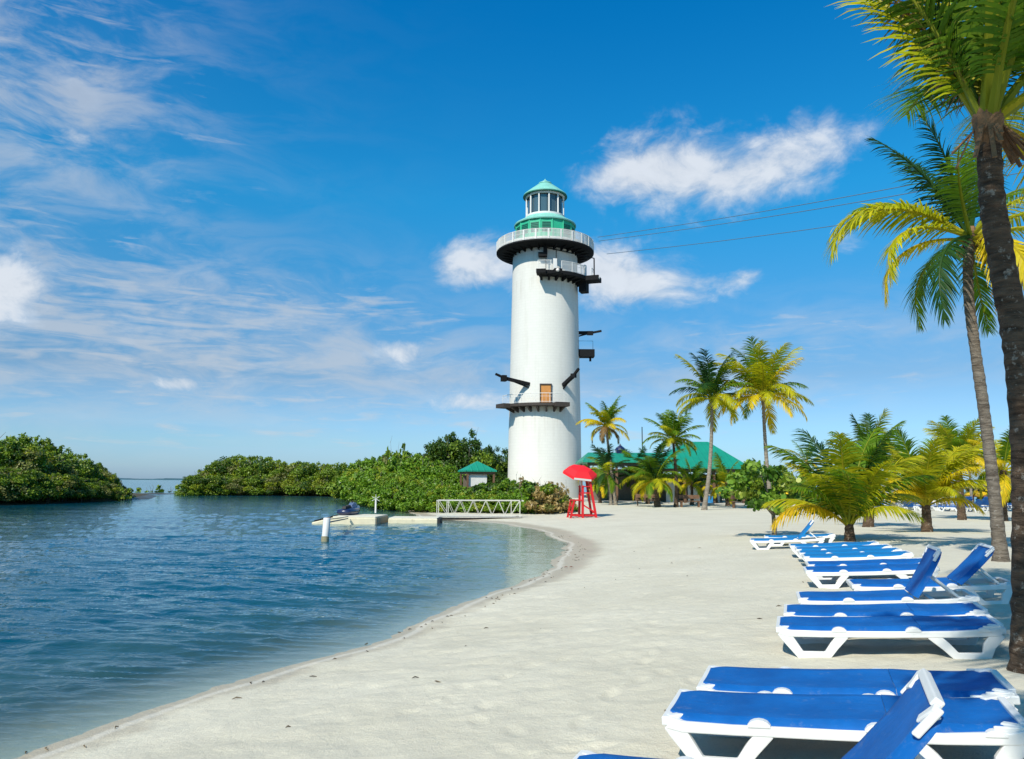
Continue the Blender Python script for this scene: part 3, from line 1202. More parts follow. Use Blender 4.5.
# zip cables leave the tower at head height and run over the beach
zl = [((603, 236), (906, 171)), ((604, 240), (906, 179)), ((612, 253), (908, 200))]
descr = ['uppermost of the three zip line cables from the lighthouse', 'middle one of three zip line cables, just under the uppermost cable',
         'lowest of the three zip line cables, with a wider gap above it']
for (a, b), ds in zip(zl, descr):
    A = at_y(a[0], a[1], 98); B = at_y(b[0], b[1], 58)
    A0 = A + (A - B) * .03
    C = A + (B - A) * 2.2
    pts = []
    for k in range(41):
        t = k / 40
        p = A0.lerp(C, t)
        p.z -= 1.2 * math.sin(PI * t) ** 1
        pts.append(p)
    mb = MB()
    mb.tube(pts, .035, 6)
    o = link('zip_line_cable', mb.mesh('zip_line_cable', mat('steel_cable', (.10, .16, .22), .5)))
    o.location = (0, 0, 0)
    tag(o, ds, 'cable', 'zip line cables running out from the lighthouse')

# ------------------------------------------------------------------ palms
PAL = {
    'green': ((.06, .15, .010), (.17, .28, .014)),
    'dark': ((.014, .055, .016), (.035, .095, .018)),
    'mix': ((.26, .32, .012), (.56, .50, .018)),
    'yellow': ((.52, .44, .012), (.72, .50, .02)),
    'orange': ((.58, .40, .015), (.74, .48, .02)),
    'dry': ((.20, .12, .05), (.34, .22, .10)),
}
_fr = {}


def frond_mesh(e0, kind, var, L=2.6, droop=1.0, leafL=.62, n=58, seg=3, wide=.048):
    key = (e0, kind, var, L, droop, leafL, n, seg)
    if key in _fr:
        return _fr[key]
    rd = random.Random(hash(str(key)) & 0xffff if False else sum(ord(c) * (i + 1) for i, c in enumerate(str(key))))
    mb = MB()
    lo, hi = PAL[kind]
    S = 16
    pts = [Vector((0, 0, 0))]
    ang = R(e0)
    dr = R(droop * 95) * (math.cos(R(e0)) * .75 + .30)
    side = rd.uniform(-.12, .12)
    for k in range(S):
        t = (k + .5) / S
        a = ang - dr * t ** 1.5
        a = max(a, R(-88))
        pts.append(pts[-1] + Vector((math.cos(a), side * t, math.sin(a))) * (L / S))
    stem = Vector(hi).lerp(Vector((.35, .33, .03)), .55) if kind not in ('dry', 'dark') else Vector(hi)
    mb.tube(pts, [.045 * (1 - .85 * (k / S) ** .8) * (L / 2.6) + .002 for k in range(S + 1)], 5, col=tuple(stem))

    def at(t):
        u = t * S
        i = min(int(u), S - 1)
        return pts[i].lerp(pts[i + 1], u - i), (pts[i + 1] - pts[i]).normalized()
    for k in range(n):
        s = (k + .5) / n
        t = .15 + .85 * s
        p, T = at(min(t, .999))
        N = Vector((0, 1, 0)).cross(T).normalized()
        if N.z < 0 and abs(T.z) < .9:
            N = -N
        ll = leafL * (math.sin(PI * (.14 + .80 * s)) ** .6) * rd.uniform(.85, 1.1)
        if s > .93:
            ll *= .8
        phi = R(68 - 42 * s + rd.uniform(-6, 6))
        for sg in (-1, 1):
            if rd.random() < .035:
                continue
            d = (T * math.cos(phi) + Vector((0, sg, 0)) * math.sin(phi) + N * rd.uniform(-.05, .22)).normalized()
            w = wide * (L / 2.6) ** .5 * rd.uniform(.8, 1.15) * (.6 + .5 * math.sin(PI * min(1, s + .15)))
            q = p.copy()
            tone = rd.random() * .7 + .3 * s
            c = Vector(lo).lerp(Vector(hi), tone) * rd.uniform(.8, 1.2)
            if kind == 'mix' and rd.random() < .25:
                c = c.lerp(Vector(PAL['yellow'][0]), .6)
            if kind in ('yellow', 'orange') and rd.random() < .12:
                c = c.lerp(Vector(PAL['mix'][1]), .6)
            secs = []
            for j in range(seg + 1):
                f = j / seg
                ww = w * (1 - f ** 1.6) * (.55 + .45 * min(1, f * 4)) * .5
                wd = (T - d * T.dot(d))
                if wd.length < .05:
                    wd = N
                wd.normalize()
                # leaflets hang edge-down a little, so the blade twists with the droop
                wd = (wd + N * .35 * sg * 0).normalized()
                secs.append((q + wd * ww, q - wd * ww))
                d = (d + Vector((0, 0, -1)) * (rd.uniform(.22, .52) * (1.2 if kind in ('yellow', 'orange', 'dry') else 1.0) * 2.2 / seg)).normalized()
                q = q + d * (ll / seg)
            vs = []
            for a, b in secs[:-1]:
                vs += [a, b]
            vs.append((secs[-1][0] + secs[-1][1]) / 2)
            fs = [(2 * j, 2 * j + 1, 2 * j + 3, 2 * j + 2) for j in range(seg - 1)]
            fs.append((2 * seg - 2, 2 * seg - 1, 2 * seg))
            tip = .55 if kind in ('mix', 'green') and rd.random() < .35 else 0
            o = len(mb.v)
            for jf, f in enumerate(fs):
                cc = c.lerp(Vector((.40, .30, .05)), tip * (jf == len(fs) - 1))
                mb.v.extend([]) if False else None
                mb.f.append(tuple(i + o for i in f))
                mb.c.append(tuple(cc))
                mb.mi.append(0)
            mb.v.extend([tuple(v) for v in vs])
    me = mb.mesh('frond', M_leaf)
    _fr[key] = me
    return me


_pal_r = random.Random(77)


def trunk_mesh(pts, r0, r1, m, n=14, flare=1.6, rings=None, seed=0):
    """swollen foot, ring scars; pts: rough centre line"""
    rd = random.Random(seed)
    P = [Vector(p) for p in pts]
    # Catmull-Rom resample
    L = sum((P[i + 1] - P[i]).length for i in range(len(P) - 1))
    N = int(L / .075) if rings is None else rings
    out = []
    Q = [P[0] * 2 - P[1]] + P + [P[-1] * 2 - P[-2]]
    for k in range(N + 1):
        u = k / N * (len(P) - 1)
        i = min(int(u), len(P) - 2)
        f = u - i
        a, b, c, d = Q[i], Q[i + 1], Q[i + 2], Q[i + 3]
        out.append(.5 * ((2 * b) + (c - a) * f + (2 * a - 5 * b + 4 * c - d) * f * f + (3 * b - a - 3 * c + d) * f ** 3))
    rr = []
    for k in range(N + 1):
        t = k / N
        r = r0 + (r1 - r0) * t ** .8
        r *= 1 + (flare - 1) * math.exp(-t * L / .35)
        r *= 1 + (.05 if k % 2 else -.03) + rd.uniform(-.03, .03)
        rr.append(r)
    mb = MB()
    mb.tube(out, rr, n, jitter=.035, rnd=rd)
    return autosmooth(mb.mesh('trunk', m), 60), out[-1], (out[-1] - out[-2]).normalized()


def palm(loc, pts, r0, r1, fronds, label, group=None, tm=None, L=2.6, leafL=.62, n=58, seg=3, seed=1, nuts=0, flare=1.5, name='coconut_palm', sheath=True, wide=.048):
    """pts relative to loc; fronds: list of (azimuth deg from +X, e0, kind, length factor, droop)"""
    t = empty(name, loc, label, 'palm tree', group)
    me, top, td = trunk_mesh(pts, r0, r1, tm or M_trunk, seed=seed, flare=flare)
    link('trunk', me, t)
    rd = random.Random(seed)
    for i, fr in enumerate(fronds):
        a, e0, kind, lf, dp = fr
        me = frond_mesh(e0, kind, i % 2, L, dp, leafL, n, seg, wide)
        o = link('frond', me, t)
        ca, sa = math.cos(R(a)), math.sin(R(a))
        o.location = top + Vector((ca * r1 * .5, sa * r1 * .5, -.02 - .03 * (90 - e0) / 60 + rd.uniform(-.03, .05)))
        o.rotation_euler = (rd.uniform(-.25, .25), 0, R(a))
        o.scale = (lf, lf * rd.choice((-1, 1)) if False else lf, lf)
        if kind in ('yellow', 'orange'):
            o['label'] = 'yellowing drooping frond'
        elif kind == 'dry':
            o['label'] = 'dry brown hanging frond'
    if sheath:
        mb = MB()
        mb.tube([top - td * .30, top - td * .16, top - td * .0, top + td * .2], [r1 * 1.0, r1 * 1.14, r1 * 1.28, r1 * .7], 10, jitter=.12, rnd=rd)
        for k in range(16):
            a = rd.uniform(0, 2 * PI)
            d = Vector((math.cos(a), math.sin(a), 0))
            p = top + d * r1 * 1.3 - td * .1
            q = p + d * rd.uniform(.08, .22) + Vector((0, 0, -rd.uniform(.1, .45)))
            mb.beam(p, q, .035, .012)
        link('fibre_sheath', mb.mesh('fibre_sheath', M_fibre), t)
    if nuts:
        for k in range(nuts):
            a = rd.uniform(0, 2 * PI)
            mb = MB()
            mb.lathe([(.01, -.13), (.07, -.10), (.105, 0), (.085, .09), (.01, .14)], 10)
            o = link('coconut', mb.mesh('coconut', M_nut, smooth=True), t)
            o.location = top + Vector((math.cos(a) * (r1 + .12), math.sin(a) * (r1 + .12), -.12 - rd.uniform(0, .22)))
            o.rotation_euler = (rd.uniform(-.4, .4), rd.uniform(-.4, .4), 0)
    return t


def auto_fronds(n, seed, es=(85, -25), kinds=None, drp=(.75, 1.15), lf=(.85, 1.1)):
    rd = random.Random(seed)
    out = []
    for i in range(n):
        f = i / (n - 1)
        a = (i * 137.5 + rd.uniform(-14, 14) + seed * 31) % 360
        e = es[0] + (es[1] - es[0]) * f ** 1.05 + rd.uniform(-7, 7)
        e = int(round(e / 10.0)) * 10
        k = kinds[min(len(kinds) - 1, int(f * len(kinds)))] if isinstance(kinds, (list, tuple)) else 'green'
        if rd.random() < .15:
            k = rd.choice(['mix', 'green'])
        d = round(rd.uniform(*drp) * 4) / 4
        out.append((a, e, k, rd.uniform(*lf) * (.8 + .2 * math.sin(PI * min(1, f + .3))), d))
    return out


# ---- big palm by the loungers, crown leaving the picture
pb = gp(1030, 672)
dA = pb.y
tops = [at_y(1031, 672, dA), at_y(1030, 560, dA - .02), at_y(1027, 450, dA - .05), at_y(1019, 350, dA - .1), at_y(1005, 275, dA - .1), at_y(992, 195, dA - .1), at_y(987, 112, dA - .1)]
rel = [p - Vector((pb.x, pb.y, pb.z + .06)) for p in tops]
rel[0].z = -.1
fA = [  # (azimuth from +X, e0, kind, length, droop)
    (184, 70, 'green', .82, .50), (165, 78, 'dark', 1.0, .5), (215, 78, 'green', 1.1, .5), (120, 80, 'mix', 1.0, .5),
    (240, 80, 'green', 1.1, .5), (70, 76, 'green', 1.0, .5), (20, 66, 'mix', 1.1, .5), (-20, 56, 'green', 1.05, .75), (-60, 64, 'green', 1.0, .75),
    (80, 50, 'green', 1.1, .75), (45, 40, 'mix', 1.0, .75), (8, 34, 'green', 1.1, .75), (120, 72, 'mix', .9, .5), (300, 86, 'green', 1.1, .5),
    (-38, 30, 'mix', .9, .75), (270, 52, 'green', .95, .5), (158, 74, 'dry', .7, .5), (30, 8, 'yellow', .8, 1.0), (-5, 78, 'green', 1.1, .5), (60, 60, 'green', 1.1, .5)]
palm((pb.x, pb.y, pb.z), rel, .138, .090, fA, 'tall dark-trunked coconut palm rising beside the nearest loungers, its crown cut off above', 'tall coconut palms beside the loungers', M_trunkd,
     L=2.5, leafL=.70, n=56, seg=4, seed=3, flare=1.25, wide=.042)

# ---- second tall palm behind it
pb = gp(1001, 561)
d = pb.y
tops = [at_y(1001, 561, d), at_y(995, 500, d), at_y(986, 425, d), at_y(976, 355, d), at_y(969, 300, d), at_y(968, 262, d), at_y(971, 236, d)]
rel = [p - Vector((pb.x, pb.y, pb.z)) for p in tops]
rel[0].z = -.1
fB = [(183, 36, 'mix', 1.25, 1.35), (190, 18, 'mix', 1.0, 1.25), (172, 44, 'mix', 1.1, 1.35), (166, 10, 'yellow', .85, 1.25), (215, -12, 'dark', 1.0, 1.0), (160, 64, 'dark', .98, .5), (178, 78, 'dark', .92, .5),
      (130, 50, 'green', 1.0, .75), (100, 70, 'dark', 1.0, .5), (80, 84, 'dark', 1.05, .5), (40, 68, 'dark', 1.0, .5), (15, 52, 'green', 1.0, .75), (-10, 34, 'mix', 1.05, 1.0),
      (-30, 14, 'mix', 1.0, 1.0), (10, 4, 'mix', .9, 1.15), (-70, 30, 'mix', .9, 1.0), (-95, -6, 'yellow', .85, 1.15), (-55, -24, 'dry', .8, 1.15), (240, 50, 'green', .9, .75),
      (260, -40, 'yellow', .75, 1.0), (60, -10, 'green', .9, 1.0), (110, 0, 'green', .9, 1.15), (-5, -34, 'dry', .85, 1.0), (285, -50, 'dry', .8, 1.0)]
palm((pb.x, pb.y, pb.z), rel, .118, .088, fB, 'tall slender grey palm with a curved trunk and one long frond arching over open sky', 'tall coconut palms beside the loungers', M_trunkb,
     L=2.9, leafL=.72, n=56, seg=4, seed=5, flare=1.4, nuts=3)


def mid_palm(px, py, top_px, top_py, bend, nf, label, seed, L, kinds, group='coconut palms on the open sand', es=(85, -35), r0=.14, r1=.10, tm=None, n=44, leafL=None, flare=1.5, dist=None, drp=(.75, 1.15), nuts=0):
    pb = gp(px, py)
    if dist:
        z = gz(at_y(px, py, dist).x, dist)
        pb = Vector((at_y(px, py, dist).x, dist, z))
    top = at_y(top_px, top_py, pb.y)
    h = top - pb
    pts = [Vector((0, 0, -.1)), Vector((h.x * .25 + bend, 0, h.z * .33)), Vector((h.x * .62 + bend * .8, 0, h.z * .68)), Vector((h.x, 0, h.z))]
    return palm((pb.x, pb.y, pb.z), pts, r0, r1, auto_fronds(nf, seed, es, kinds, drp), label, group, tm, L=L, leafL=leafL or L * .27, n=n, seg=3, seed=seed, flare=flare, nuts=nuts,
                wide=.085)


# young stemless palms on the right
def young(px, py, tpx, tpy, L, nf, kinds, label, seed, es=(88, 5), tm=None, r0=.22, leafL=None, extra=(), drp=(.9, 1.3)):
    pb = gp(px, py)
    top = at_y(tpx, tpy, pb.y)
    h = top - pb
    pts = [Vector((0, 0, -.1)), Vector((h.x * .5, 0, h.z * .5)), h]
    return palm((pb.x, pb.y, pb.z), pts, r0, r0 * .75, auto_fronds(nf, seed, es, kinds, drp) + list(extra), label, 'young palms behind the loungers', tm or M_trunkd, L=L, leafL=leafL or L * .29, n=64, seg=3, seed=seed,
                flare=1.2, sheath=False, wide=.068)


young(850, 541, 849, 524, 3.15, 20, ['dark', 'green', 'green', 'green', 'mix', 'green', 'mix', 'mix'], 'wide young palm with stemless arching fronds directly behind the row of blue loungers', 11, es=(84, 44), r0=.15, drp=(.7, 1.05), extra=[(186, 42, 'orange', .85, 1.3), ])
young(927, 532, 926, 505, 2.95, 24, ['green', 'mix', 'mix', 'mix', 'yellow', 'mix', 'mix', 'yellow'], 'young yellow-green palm with a short thick dark trunk alone on the open sand', 14, es=(88, 34), r0=.19)
young(868, 527, 872, 470, 2.6, 18, ['dark', 'green', 'green', 'mix', 'green', 'mix', 'yellow'], 'dark green palm half hidden behind the wide stemless young palm', 17, es=(88, 25))
young(962, 520, 958, 462, 2.9, 19, ['green', 'mix', 'mix', 'yellow', 'mix', 'yellow'], 'yellow-tipped palm partly hidden behind the thick-trunked young palm', 19, es=(88, 15))
young(1003, 521, 1003, 470, 2.8, 16, ['mix', 'yellow', 'mix', 'yellow'], 'yellowing young palm seen between the two tall trunks', 23, es=(88, -15))
# taller palms across the beach
mid_palm(616, 505, 606, 426, -.10, 24, 'slim coconut palm with drooping yellow lower fronds beside the red lifeguard chair', 31, 2.9, ['green', 'mix', 'mix', 'yellow', 'yellow', 'yellow', 'dry'], r0=.15, nuts=3, drp=(.75, 1.0), es=(85, -12))
mid_palm(611, 505, 608, 474, .0, 16, 'short leaning palm at the foot of the slim yellow-fronded palm', 33, 2.7, ['dark', 'green', 'dark', 'green'], r0=.14)
mid_palm(676, 507, 673, 440, .10, 25, 'dark-trunked coconut palm with a ragged dark green crown before the green roof', 37, 3.0, ['green', 'green', 'mix', 'green', 'mix', 'green'], tm=M_trunkd, r0=.16, nuts=2, drp=(.75, 1.05), es=(85, -8))
mid_palm(704, 510, 712, 398, .25, 29, 'tall leaning palm with a dense dark crown, left neighbour of the bright yellow crown', 41, 3.9, ['dark', 'green', 'dark', 'green', 'mix', 'mix'], r0=.17, drp=(.75, 1.05), nuts=4, es=(85, -10))
mid_palm(772, 500, 763, 396, -.15, 32, 'tall palm with a bright yellow crown rising behind the sea grape tree', 43, 4.6, ['green', 'mix', 'yellow', 'mix', 'yellow', 'yellow'], r0=.17, dist=56, drp=(.75, 1.0), nuts=4, es=(82, -5))
mid_palm(658, 507, 655, 480, .0, 24, 'low bushy palm with arching yellow fronds on the sand before the green roof', 47, 3.3, ['dark', 'green', 'green', 'mix', 'yellow'], tm=M_trunkd, r0=.22, es=(85, -10))
mid_palm(728, 506, 726, 484, .0, 12, 'small drooping yellow palm under the eave of the green roof', 53, 2.7, ['green', 'mix', 'yellow', 'yellow'], tm=M_trunkd, r0=.18, es=(80, -20))
mid_palm(637, 502, 636, 476, .0, 22, 'dark bushy palm tight against the long low green roof', 59, 3.1, ['dark', 'green', 'dark', 'mix'], tm=M_trunkd, r0=.2, es=(85, -10))
mid_palm(588, 498, 588, 474, .0, 13, 'small yellow-tipped palm behind the yellow barrel', 61, 2.3, ['green', 'mix', 'yellow'], tm=M_trunkd, r0=.18, es=(80, -20))
# far slim palms by the distant lounger rows
rd = random.Random(5)
for i, (px, tpy, lb) in enumerate(((806, 462, 'far slim palm just right of the yellow crown, by the distant lounger rows'), (893, 470, 'far slim palm between the two young palm clumps'), (947, 452, 'far slim palm topping the yellow-tipped clump of young palms'),
                                   (972, 458, 'far slim palm just beside the curved grey trunk'))):
    mid_palm(px, 504.5, px + rd.uniform(-3, 3), tpy, rd.uniform(-.2, .2), 13, lb, 70 + i, 2.3, ['green', 'mix', 'green', 'yellow'], group='slim palms far across the beach', dist=66 + 3 * i, n=26, r0=.13)

for px, py, tpx, tpy, nf, L_, kd_, lb, sd_ in [(*a, 200 + i) for i, a in enumerate((
        (600, 503, 600, 486, 15, 2.3, ['green', 'mix', 'yellow'], 'low palm with yellow lower fronds just past the lifeguard chair'),
        (648, 504, 647, 486, 15, 2.4, ['dark', 'green', 'yellow', 'mix'], 'low dark-hearted palm between the slim palm and the bushy one'),
        (692, 505, 692, 484, 16, 2.4, ['green', 'dark', 'yellow', 'mix'], 'low palm between the dark trunk and the tall leaning trunk'),
        (716, 504, 716, 486, 14, 2.2, ['green', 'yellow', 'mix'], 'low yellowish palm just behind the tall leaning trunk')))]:
    mid_palm(px, py, tpx, tpy, .0, nf, lb, sd_, L_, kd_, tm=M_trunkd, r0=.16, es=(85, -5), drp=(.9, 1.2))
# palms around the photographer, whose shade falls on the loungers and on the dark trunk
palm((3.2, -.6, 0), [(0, 0, -.1), (-.2, 1.0, 2.3), (-.8, 2.3, 5.0), (-1.2, 3.3, 6.9)], .17, .12, auto_fronds(24, 95, (80, -10), ['green', 'green', 'mix']), 'coconut palm leaning over the camera, shading the tall dark trunk',
     'tall coconut palms beside the loungers', M_trunk, L=1.45, leafL=.5, n=50, seed=95)
palm((1.8, -1.6, 0), [(0, 0, -.1), (-.2, .4, 2), (-.5, 1.1, 4.2), (-.6, 1.6, 5.8)], .17, .12, auto_fronds(18, 91, (70, -10), ['green', 'green', 'mix']), 'coconut palm standing behind the camera, shading the nearest loungers',
     'tall coconut palms beside the loungers', M_trunk, L=2.5, leafL=.6, n=50, seed=91)


# ------------------------------------------------------------------ leafy trees
def blades(n, cen, rad, size, rdm, cols, up=.3, elong=1.7, shell=.55):
    """leaf quads through an ellipsoid, denser near its surface -> arrays"""
    v = rdm.normal(size=(n, 3)); v /= np.linalg.norm(v, axis=1)[:, None]
    rr = shell + (1 - shell) * rdm.random(n) ** .7
    rr *= 1 + .22 * vnoise(v[:, 0] * 2.7 + cen[0] * 3, v[:, 1] * 2.7 + v[:, 2] * 3.1, 3) * 2
    P = np.array(cen) + v * rr[:, None] * np.array(rad)
    nrm = v * .6 + rdm.normal(size=(n, 3)) * .75 + np.array([0, 0, up])
    nrm /= np.linalg.norm(nrm, axis=1)[:, None]
    a = np.cross(nrm, rdm.normal(size=(n, 3))); a /= np.linalg.norm(a, axis=1)[:, None]
    b = np.cross(nrm, a)
    s = size * (.6 + .8 * rdm.random(n))[:, None]
    L = a * s * elong * .5; Wd = b * s * .5
    V = np.stack([P - L, P - L * .1 + Wd, P + L, P - L * .1 - Wd], 1)
    k = rdm.random(n)[:, None]
    C = np.array(cols[0]) * (1 - k) + np.array(cols[1]) * k
    C = C * (.8 + .4 * rdm.random(n))[:, None]
    return V, C


def leaf_mesh(name, chunks, m):
    V = np.concatenate([c[0] for c in chunks]); C = np.concatenate([c[1] for c in chunks])
    n, k = V.shape[0], V.shape[1]
    me = bpy.data.meshes.new(name)
    me.vertices.add(n * k)
    me.vertices.foreach_set('co', V.reshape(-1).astype(np.float32))
    me.loops.add(n * k)
    me.polygons.add(n)
    me.loops.foreach_set('vertex_index', np.arange(n * k, dtype=np.int32))
    me.polygons.foreach_set('loop_start', (np.arange(n) * k).astype(np.int32))
    me.update(calc_edges=True)
    at = me.color_attributes.new('Col', 'FLOAT_COLOR', 'CORNER')
    A = np.ones((n * k, 4), np.float32)
    A[:, :3] = np.repeat(C, k, axis=0)
    at.data.foreach_set('color', A.ravel())
    me.materials.append(m)
    return me


LC = {
    'mang': ((.085, .16, .010), (.24, .33, .024)),
    'mangl': ((.16, .24, .012), (.38, .40, .03)),
    'dark': ((.022, .070, .008), (.075, .14, .015)),
    'lush': ((.075, .18, .010), (.22, .35, .022)),
    'olive': ((.11, .14, .03), (.25, .24, .07)),
    'dry': ((.28, .19, .06), (.50, .38, .15)),
}


def bush_proto(seed, cols, H, Wd, n, size, lobes=9, dead=0.0):
    """crown mesh filling from near ground to height H"""
    rdm = np.random.default_rng(seed)
    ch = []
    w = []
    L = []
    for i in range(lobes):
        f = rdm.random()
        a = rdm.random() * 2 * PI
        zc = H * (.22 + .60 * f)
        rr = Wd * .5 * (1 - .55 * (zc / H) ** 1.5) * rdm.random() ** .5
        rad = H * (.10 + .12 * rdm.random())
        L.append(((rr * math.cos(a), rr * math.sin(a), zc), (rad * 1.25, rad * 1.25, rad * .85), rdm.choice(len(cols))))
    L.append(((0, 0, H * .42), (Wd * .33, Wd * .33, H * .36), 0))
    L.append(((0, 0, H * .20), (Wd * .44, Wd * .44, H * .20), 0))
    for i in range(lobes // 2):
        a = rdm.random() * 2 * PI
        q_ = Wd * (.40 + .12 * rdm.random())
        rad = H * (.09 + .08 * rdm.random())
        L.append(((q_ * math.cos(a), q_ * math.sin(a), H * (.12 + .25 * rdm.random())), (rad * 1.3, rad * 1.3, rad), rdm.choice(len(cols))))
    tot = sum(r[0] * r[2] for _, r, _ in L)
    for c, r, k in L:
        m = int(n * r[0] * r[2] / tot)
        ch.append(blades(m, c, r, size, rdm, LC[cols[k]]))
    # stray sprigs that break the outline
    for i in range(lobes + 6):
        a = rdm.random() * 2 * PI
        zc = H * (.5 + .55 * rdm.random())
        rr = Wd * .42 * (1 - .6 * (zc / H) ** 2)
        ch.append(blades(int(n * .006), (rr * math.cos(a), rr * math.sin(a), zc * .95), (H * .07, H * .07, H * .07), size * .8, rdm, LC[cols[0]], shell=.1))
    return leaf_mesh('crown', ch, M_leafb)


def stems_mesh(seed, H, Wd, n=7, m=None, r=.07, bare=False):
    rd = random.Random(seed)
    mb = MB()
    for i in range(n):
        a = rd.uniform(0, 2 * PI)
        b = rd.uniform(.05, .22) * Wd
        e = rd.uniform(.15, .36) * Wd
        hh = H * (rd.uniform(.55, 1.03) if not bare else rd.uniform(.7, 1.08))
        p0 = Vector((b * math.cos(a), b * math.sin(a), -.3))
        p2 = Vector((e * math.cos(a + .4), e * math.sin(a + .4), hh))
        p1 = p0.lerp(p2, .5) + Vector((rd.uniform(-.2, .2), rd.uniform(-.2, .2), 0))
        mb.tube([p0, p1, p2], [r, r * .7, r * .2], 5)
        for k in range(3):
            q = p1.lerp(p2, rd.random())
            mb.tube([q, q + Vector((rd.uniform(-.5, .5), rd.uniform(-.5, .5), rd.uniform(.1, .6))) * (H * .3)], [r * .4, r * .1], 4)
    return mb.mesh('trunk', m or M_trunkm)


PROTO = {}


def proto(kind, k):
    key = (kind, k)
    if key not in PROTO:
        sd = sum(map(ord, kind)) + k * 13
        if kind == 'mang':
            PROTO[key] = (bush_proto(sd, ['mang', 'mangl', 'mang', 'dark', 'olive'], 5.0, 6.4, 10000, .17, 22), stems_mesh(sd, 5.0, 6.4))
        elif kind == 'low':
            PROTO[key] = (bush_proto(sd, ['mang', 'olive'], 1.6, 4.0, 1300, .18, 6), stems_mesh(sd, 1.6, 4.0, 4, r=.03, bare=True))
        elif kind == 'lush':
            PROTO[key] = (bush_proto(sd, ['lush', 'mangl', 'lush', 'mang'], 3.6, 5.2, 9500, .17, 22), stems_mesh(sd, 3.6, 5.2))
        elif kind == 'dark':
            PROTO[key] = (bush_proto(sd, ['dark', 'mang', 'dark'], 7.0, 7.5, 14000, .18, 26), stems_mesh(sd, 7.0, 7.5))
        elif kind == 'dry':
            PROTO[key] = (bush_proto(sd, ['dry', 'olive', 'dry', 'mang'], 2.0, 3.0, 3600, .12, 9), stems_mesh(sd, 2.0, 3.0, 10, r=.03, bare=True))
        elif kind == 'green':
            PROTO[key] = (bush_proto(sd, ['lush', 'mang', 'dark'], 2.0, 3.2, 6500, .12, 16), stems_mesh(sd, 2.0, 3.2, 6, r=.04))
    return PROTO[key]


BH = {'mang': 5.0, 'low': 1.6, 'lush': 3.6, 'dark': 7.0, 'dry': 2.0, 'green': 2.0}
tr = random.Random(12)


def tree(px, dist, top_py, kind, name, label, cat, group=None, wf=1.0, k=None):
    p = at_y(px, 480, dist)
    z0 = gz(p.x, dist)
    h = at_y(px, top_py, dist).z - z0
    s = max(.2, h / BH[kind] / 1.0)
    t = empty(name, (p.x, dist, z0), label, cat, group, rz=tr.uniform(0, 2 * PI))
    cm, sm = proto(kind, tr.randrange(3) if k is None else k)
    for nm, me in (('crown', cm), ('trunk', sm)):
        o = link(nm, me, t)
        o.scale = (s * wf, s * wf, s)
    return t


GI = 'mangroves massed on the near island'
LI = 'one of the mangrove trees massed on the small island across the water'
for px, d, tp_ in ((-38, 78, 432), (-20, 72, 440), (0, 72, 440), (20, 73, 443), (40, 76, 450), (60, 79, 455), (80, 82, 460), (97, 85, 468), (110, 86, 474), (10, 84, 436), (32, 88, 439), (54, 88, 447), (75, 92, 455), (-30, 90, 433), (92, 94, 463), (-60, 76, 436), (-85, 80, 440), (-110, 78, 434)):
    tree(px, d, tp_, 'mang', 'mangrove_tree', LI, 'mangrove tree', GI, wf=1.0)
for px in (-75, -50, -28, -8, 10, 27, 44, 60, 76, 91, 105):
    d = wp(px, np.interp(px, [q[0] for q in isl_px], [q[1] for q in isl_px]))[1] + 1.3
    tree(px, d, np.interp(px, [0, 60, 110], [468, 474, 482]), 'mang', 'mangrove_tree', LI, 'mangrove tree', GI, wf=1.25)
tree(121, 84.5, 484, 'low', 'mangrove_shrub', 'low mangrove shrub at the outer tip of the small island', 'shrub', None, .8)
GS = 'mangroves massed along the far spit'
LS = 'one of the mangrove trees massed along the far spit behind the dock'
for px, d, tp_ in ((194, 118, 476), (205, 119, 469), (220, 120, 462), (235, 121, 459), (248, 122, 457), (262, 121, 458), (278, 119, 461), (292, 119, 462), (306, 117, 464), (320, 116, 463), (335, 115, 464), (350, 112, 464), (365, 110, 461),
                   (212, 130, 466), (242, 134, 456), (270, 133, 459), (300, 132, 463), (330, 130, 465)):
    tree(px, d, tp_, 'mang', 'mangrove_tree', LS, 'mangrove tree', GS, wf=1.05)
for i, (px, tp_) in enumerate(((137, 490), (148, 488.5), (158, 490), (168, 487), (178, 490), (187, 487))):
    tree(px, 139 + i, tp_, 'low', 'mangrove_shrub', 'one of the low sparse shrubs on the dark rock causeway between the islands', 'shrub', 'low shrubs on the rock causeway', .9)
for px in (196, 214, 233, 252, 271, 290, 309, 328, 345):
    tree(px, wp(px, 495.6)[1] + 1.5, 476, 'mang', 'mangrove_tree', LS, 'mangrove tree', GS, wf=1.4)
# green bank behind the dock
GB = 'leafy shrubs on the bank behind the dock'
LB = 'one of the bright green leafy shrubs crowded on the bank behind the dock'
for px, d, tp_ in ((364, 79, 474), (378, 78, 472), (392, 76, 474), (406, 74, 473), (420, 73, 476), (434, 71, 478), (448, 70, 481), (500, 66, 484), (372, 86, 463), (386, 85, 462), (402, 84, 458), (418, 83, 459), (432, 82, 462), (447, 80, 466),
                   (360, 92, 463), (376, 95, 457), (396, 96, 452), (414, 96, 456), (512, 62, 481), (487, 67, 486)):
    tree(px, d, tp_, 'lush', 'leafy_shrub', LB, 'shrub', GB)
tree(396, 90, 445, 'low', 'slender_tree', 'slender twiggy tree poking above the shrub bank behind the dock', 'tree', None, .35)
tree(430, 104, 446, 'dark', 'dark_tree', 'dark round tree at the water side of the large tree clump by the kiosk', 'tree', 'dark trees behind the kiosk')
tree(446, 104, 437, 'dark', 'dark_tree', 'dark tree between the round tree and the tallest tree of the clump', 'tree', 'dark trees behind the kiosk', .9)
tree(463, 103, 432, 'dark', 'dark_tree', 'tallest dark tree of the clump, straight above the green kiosk roof', 'tree', 'dark trees behind the kiosk', .9)
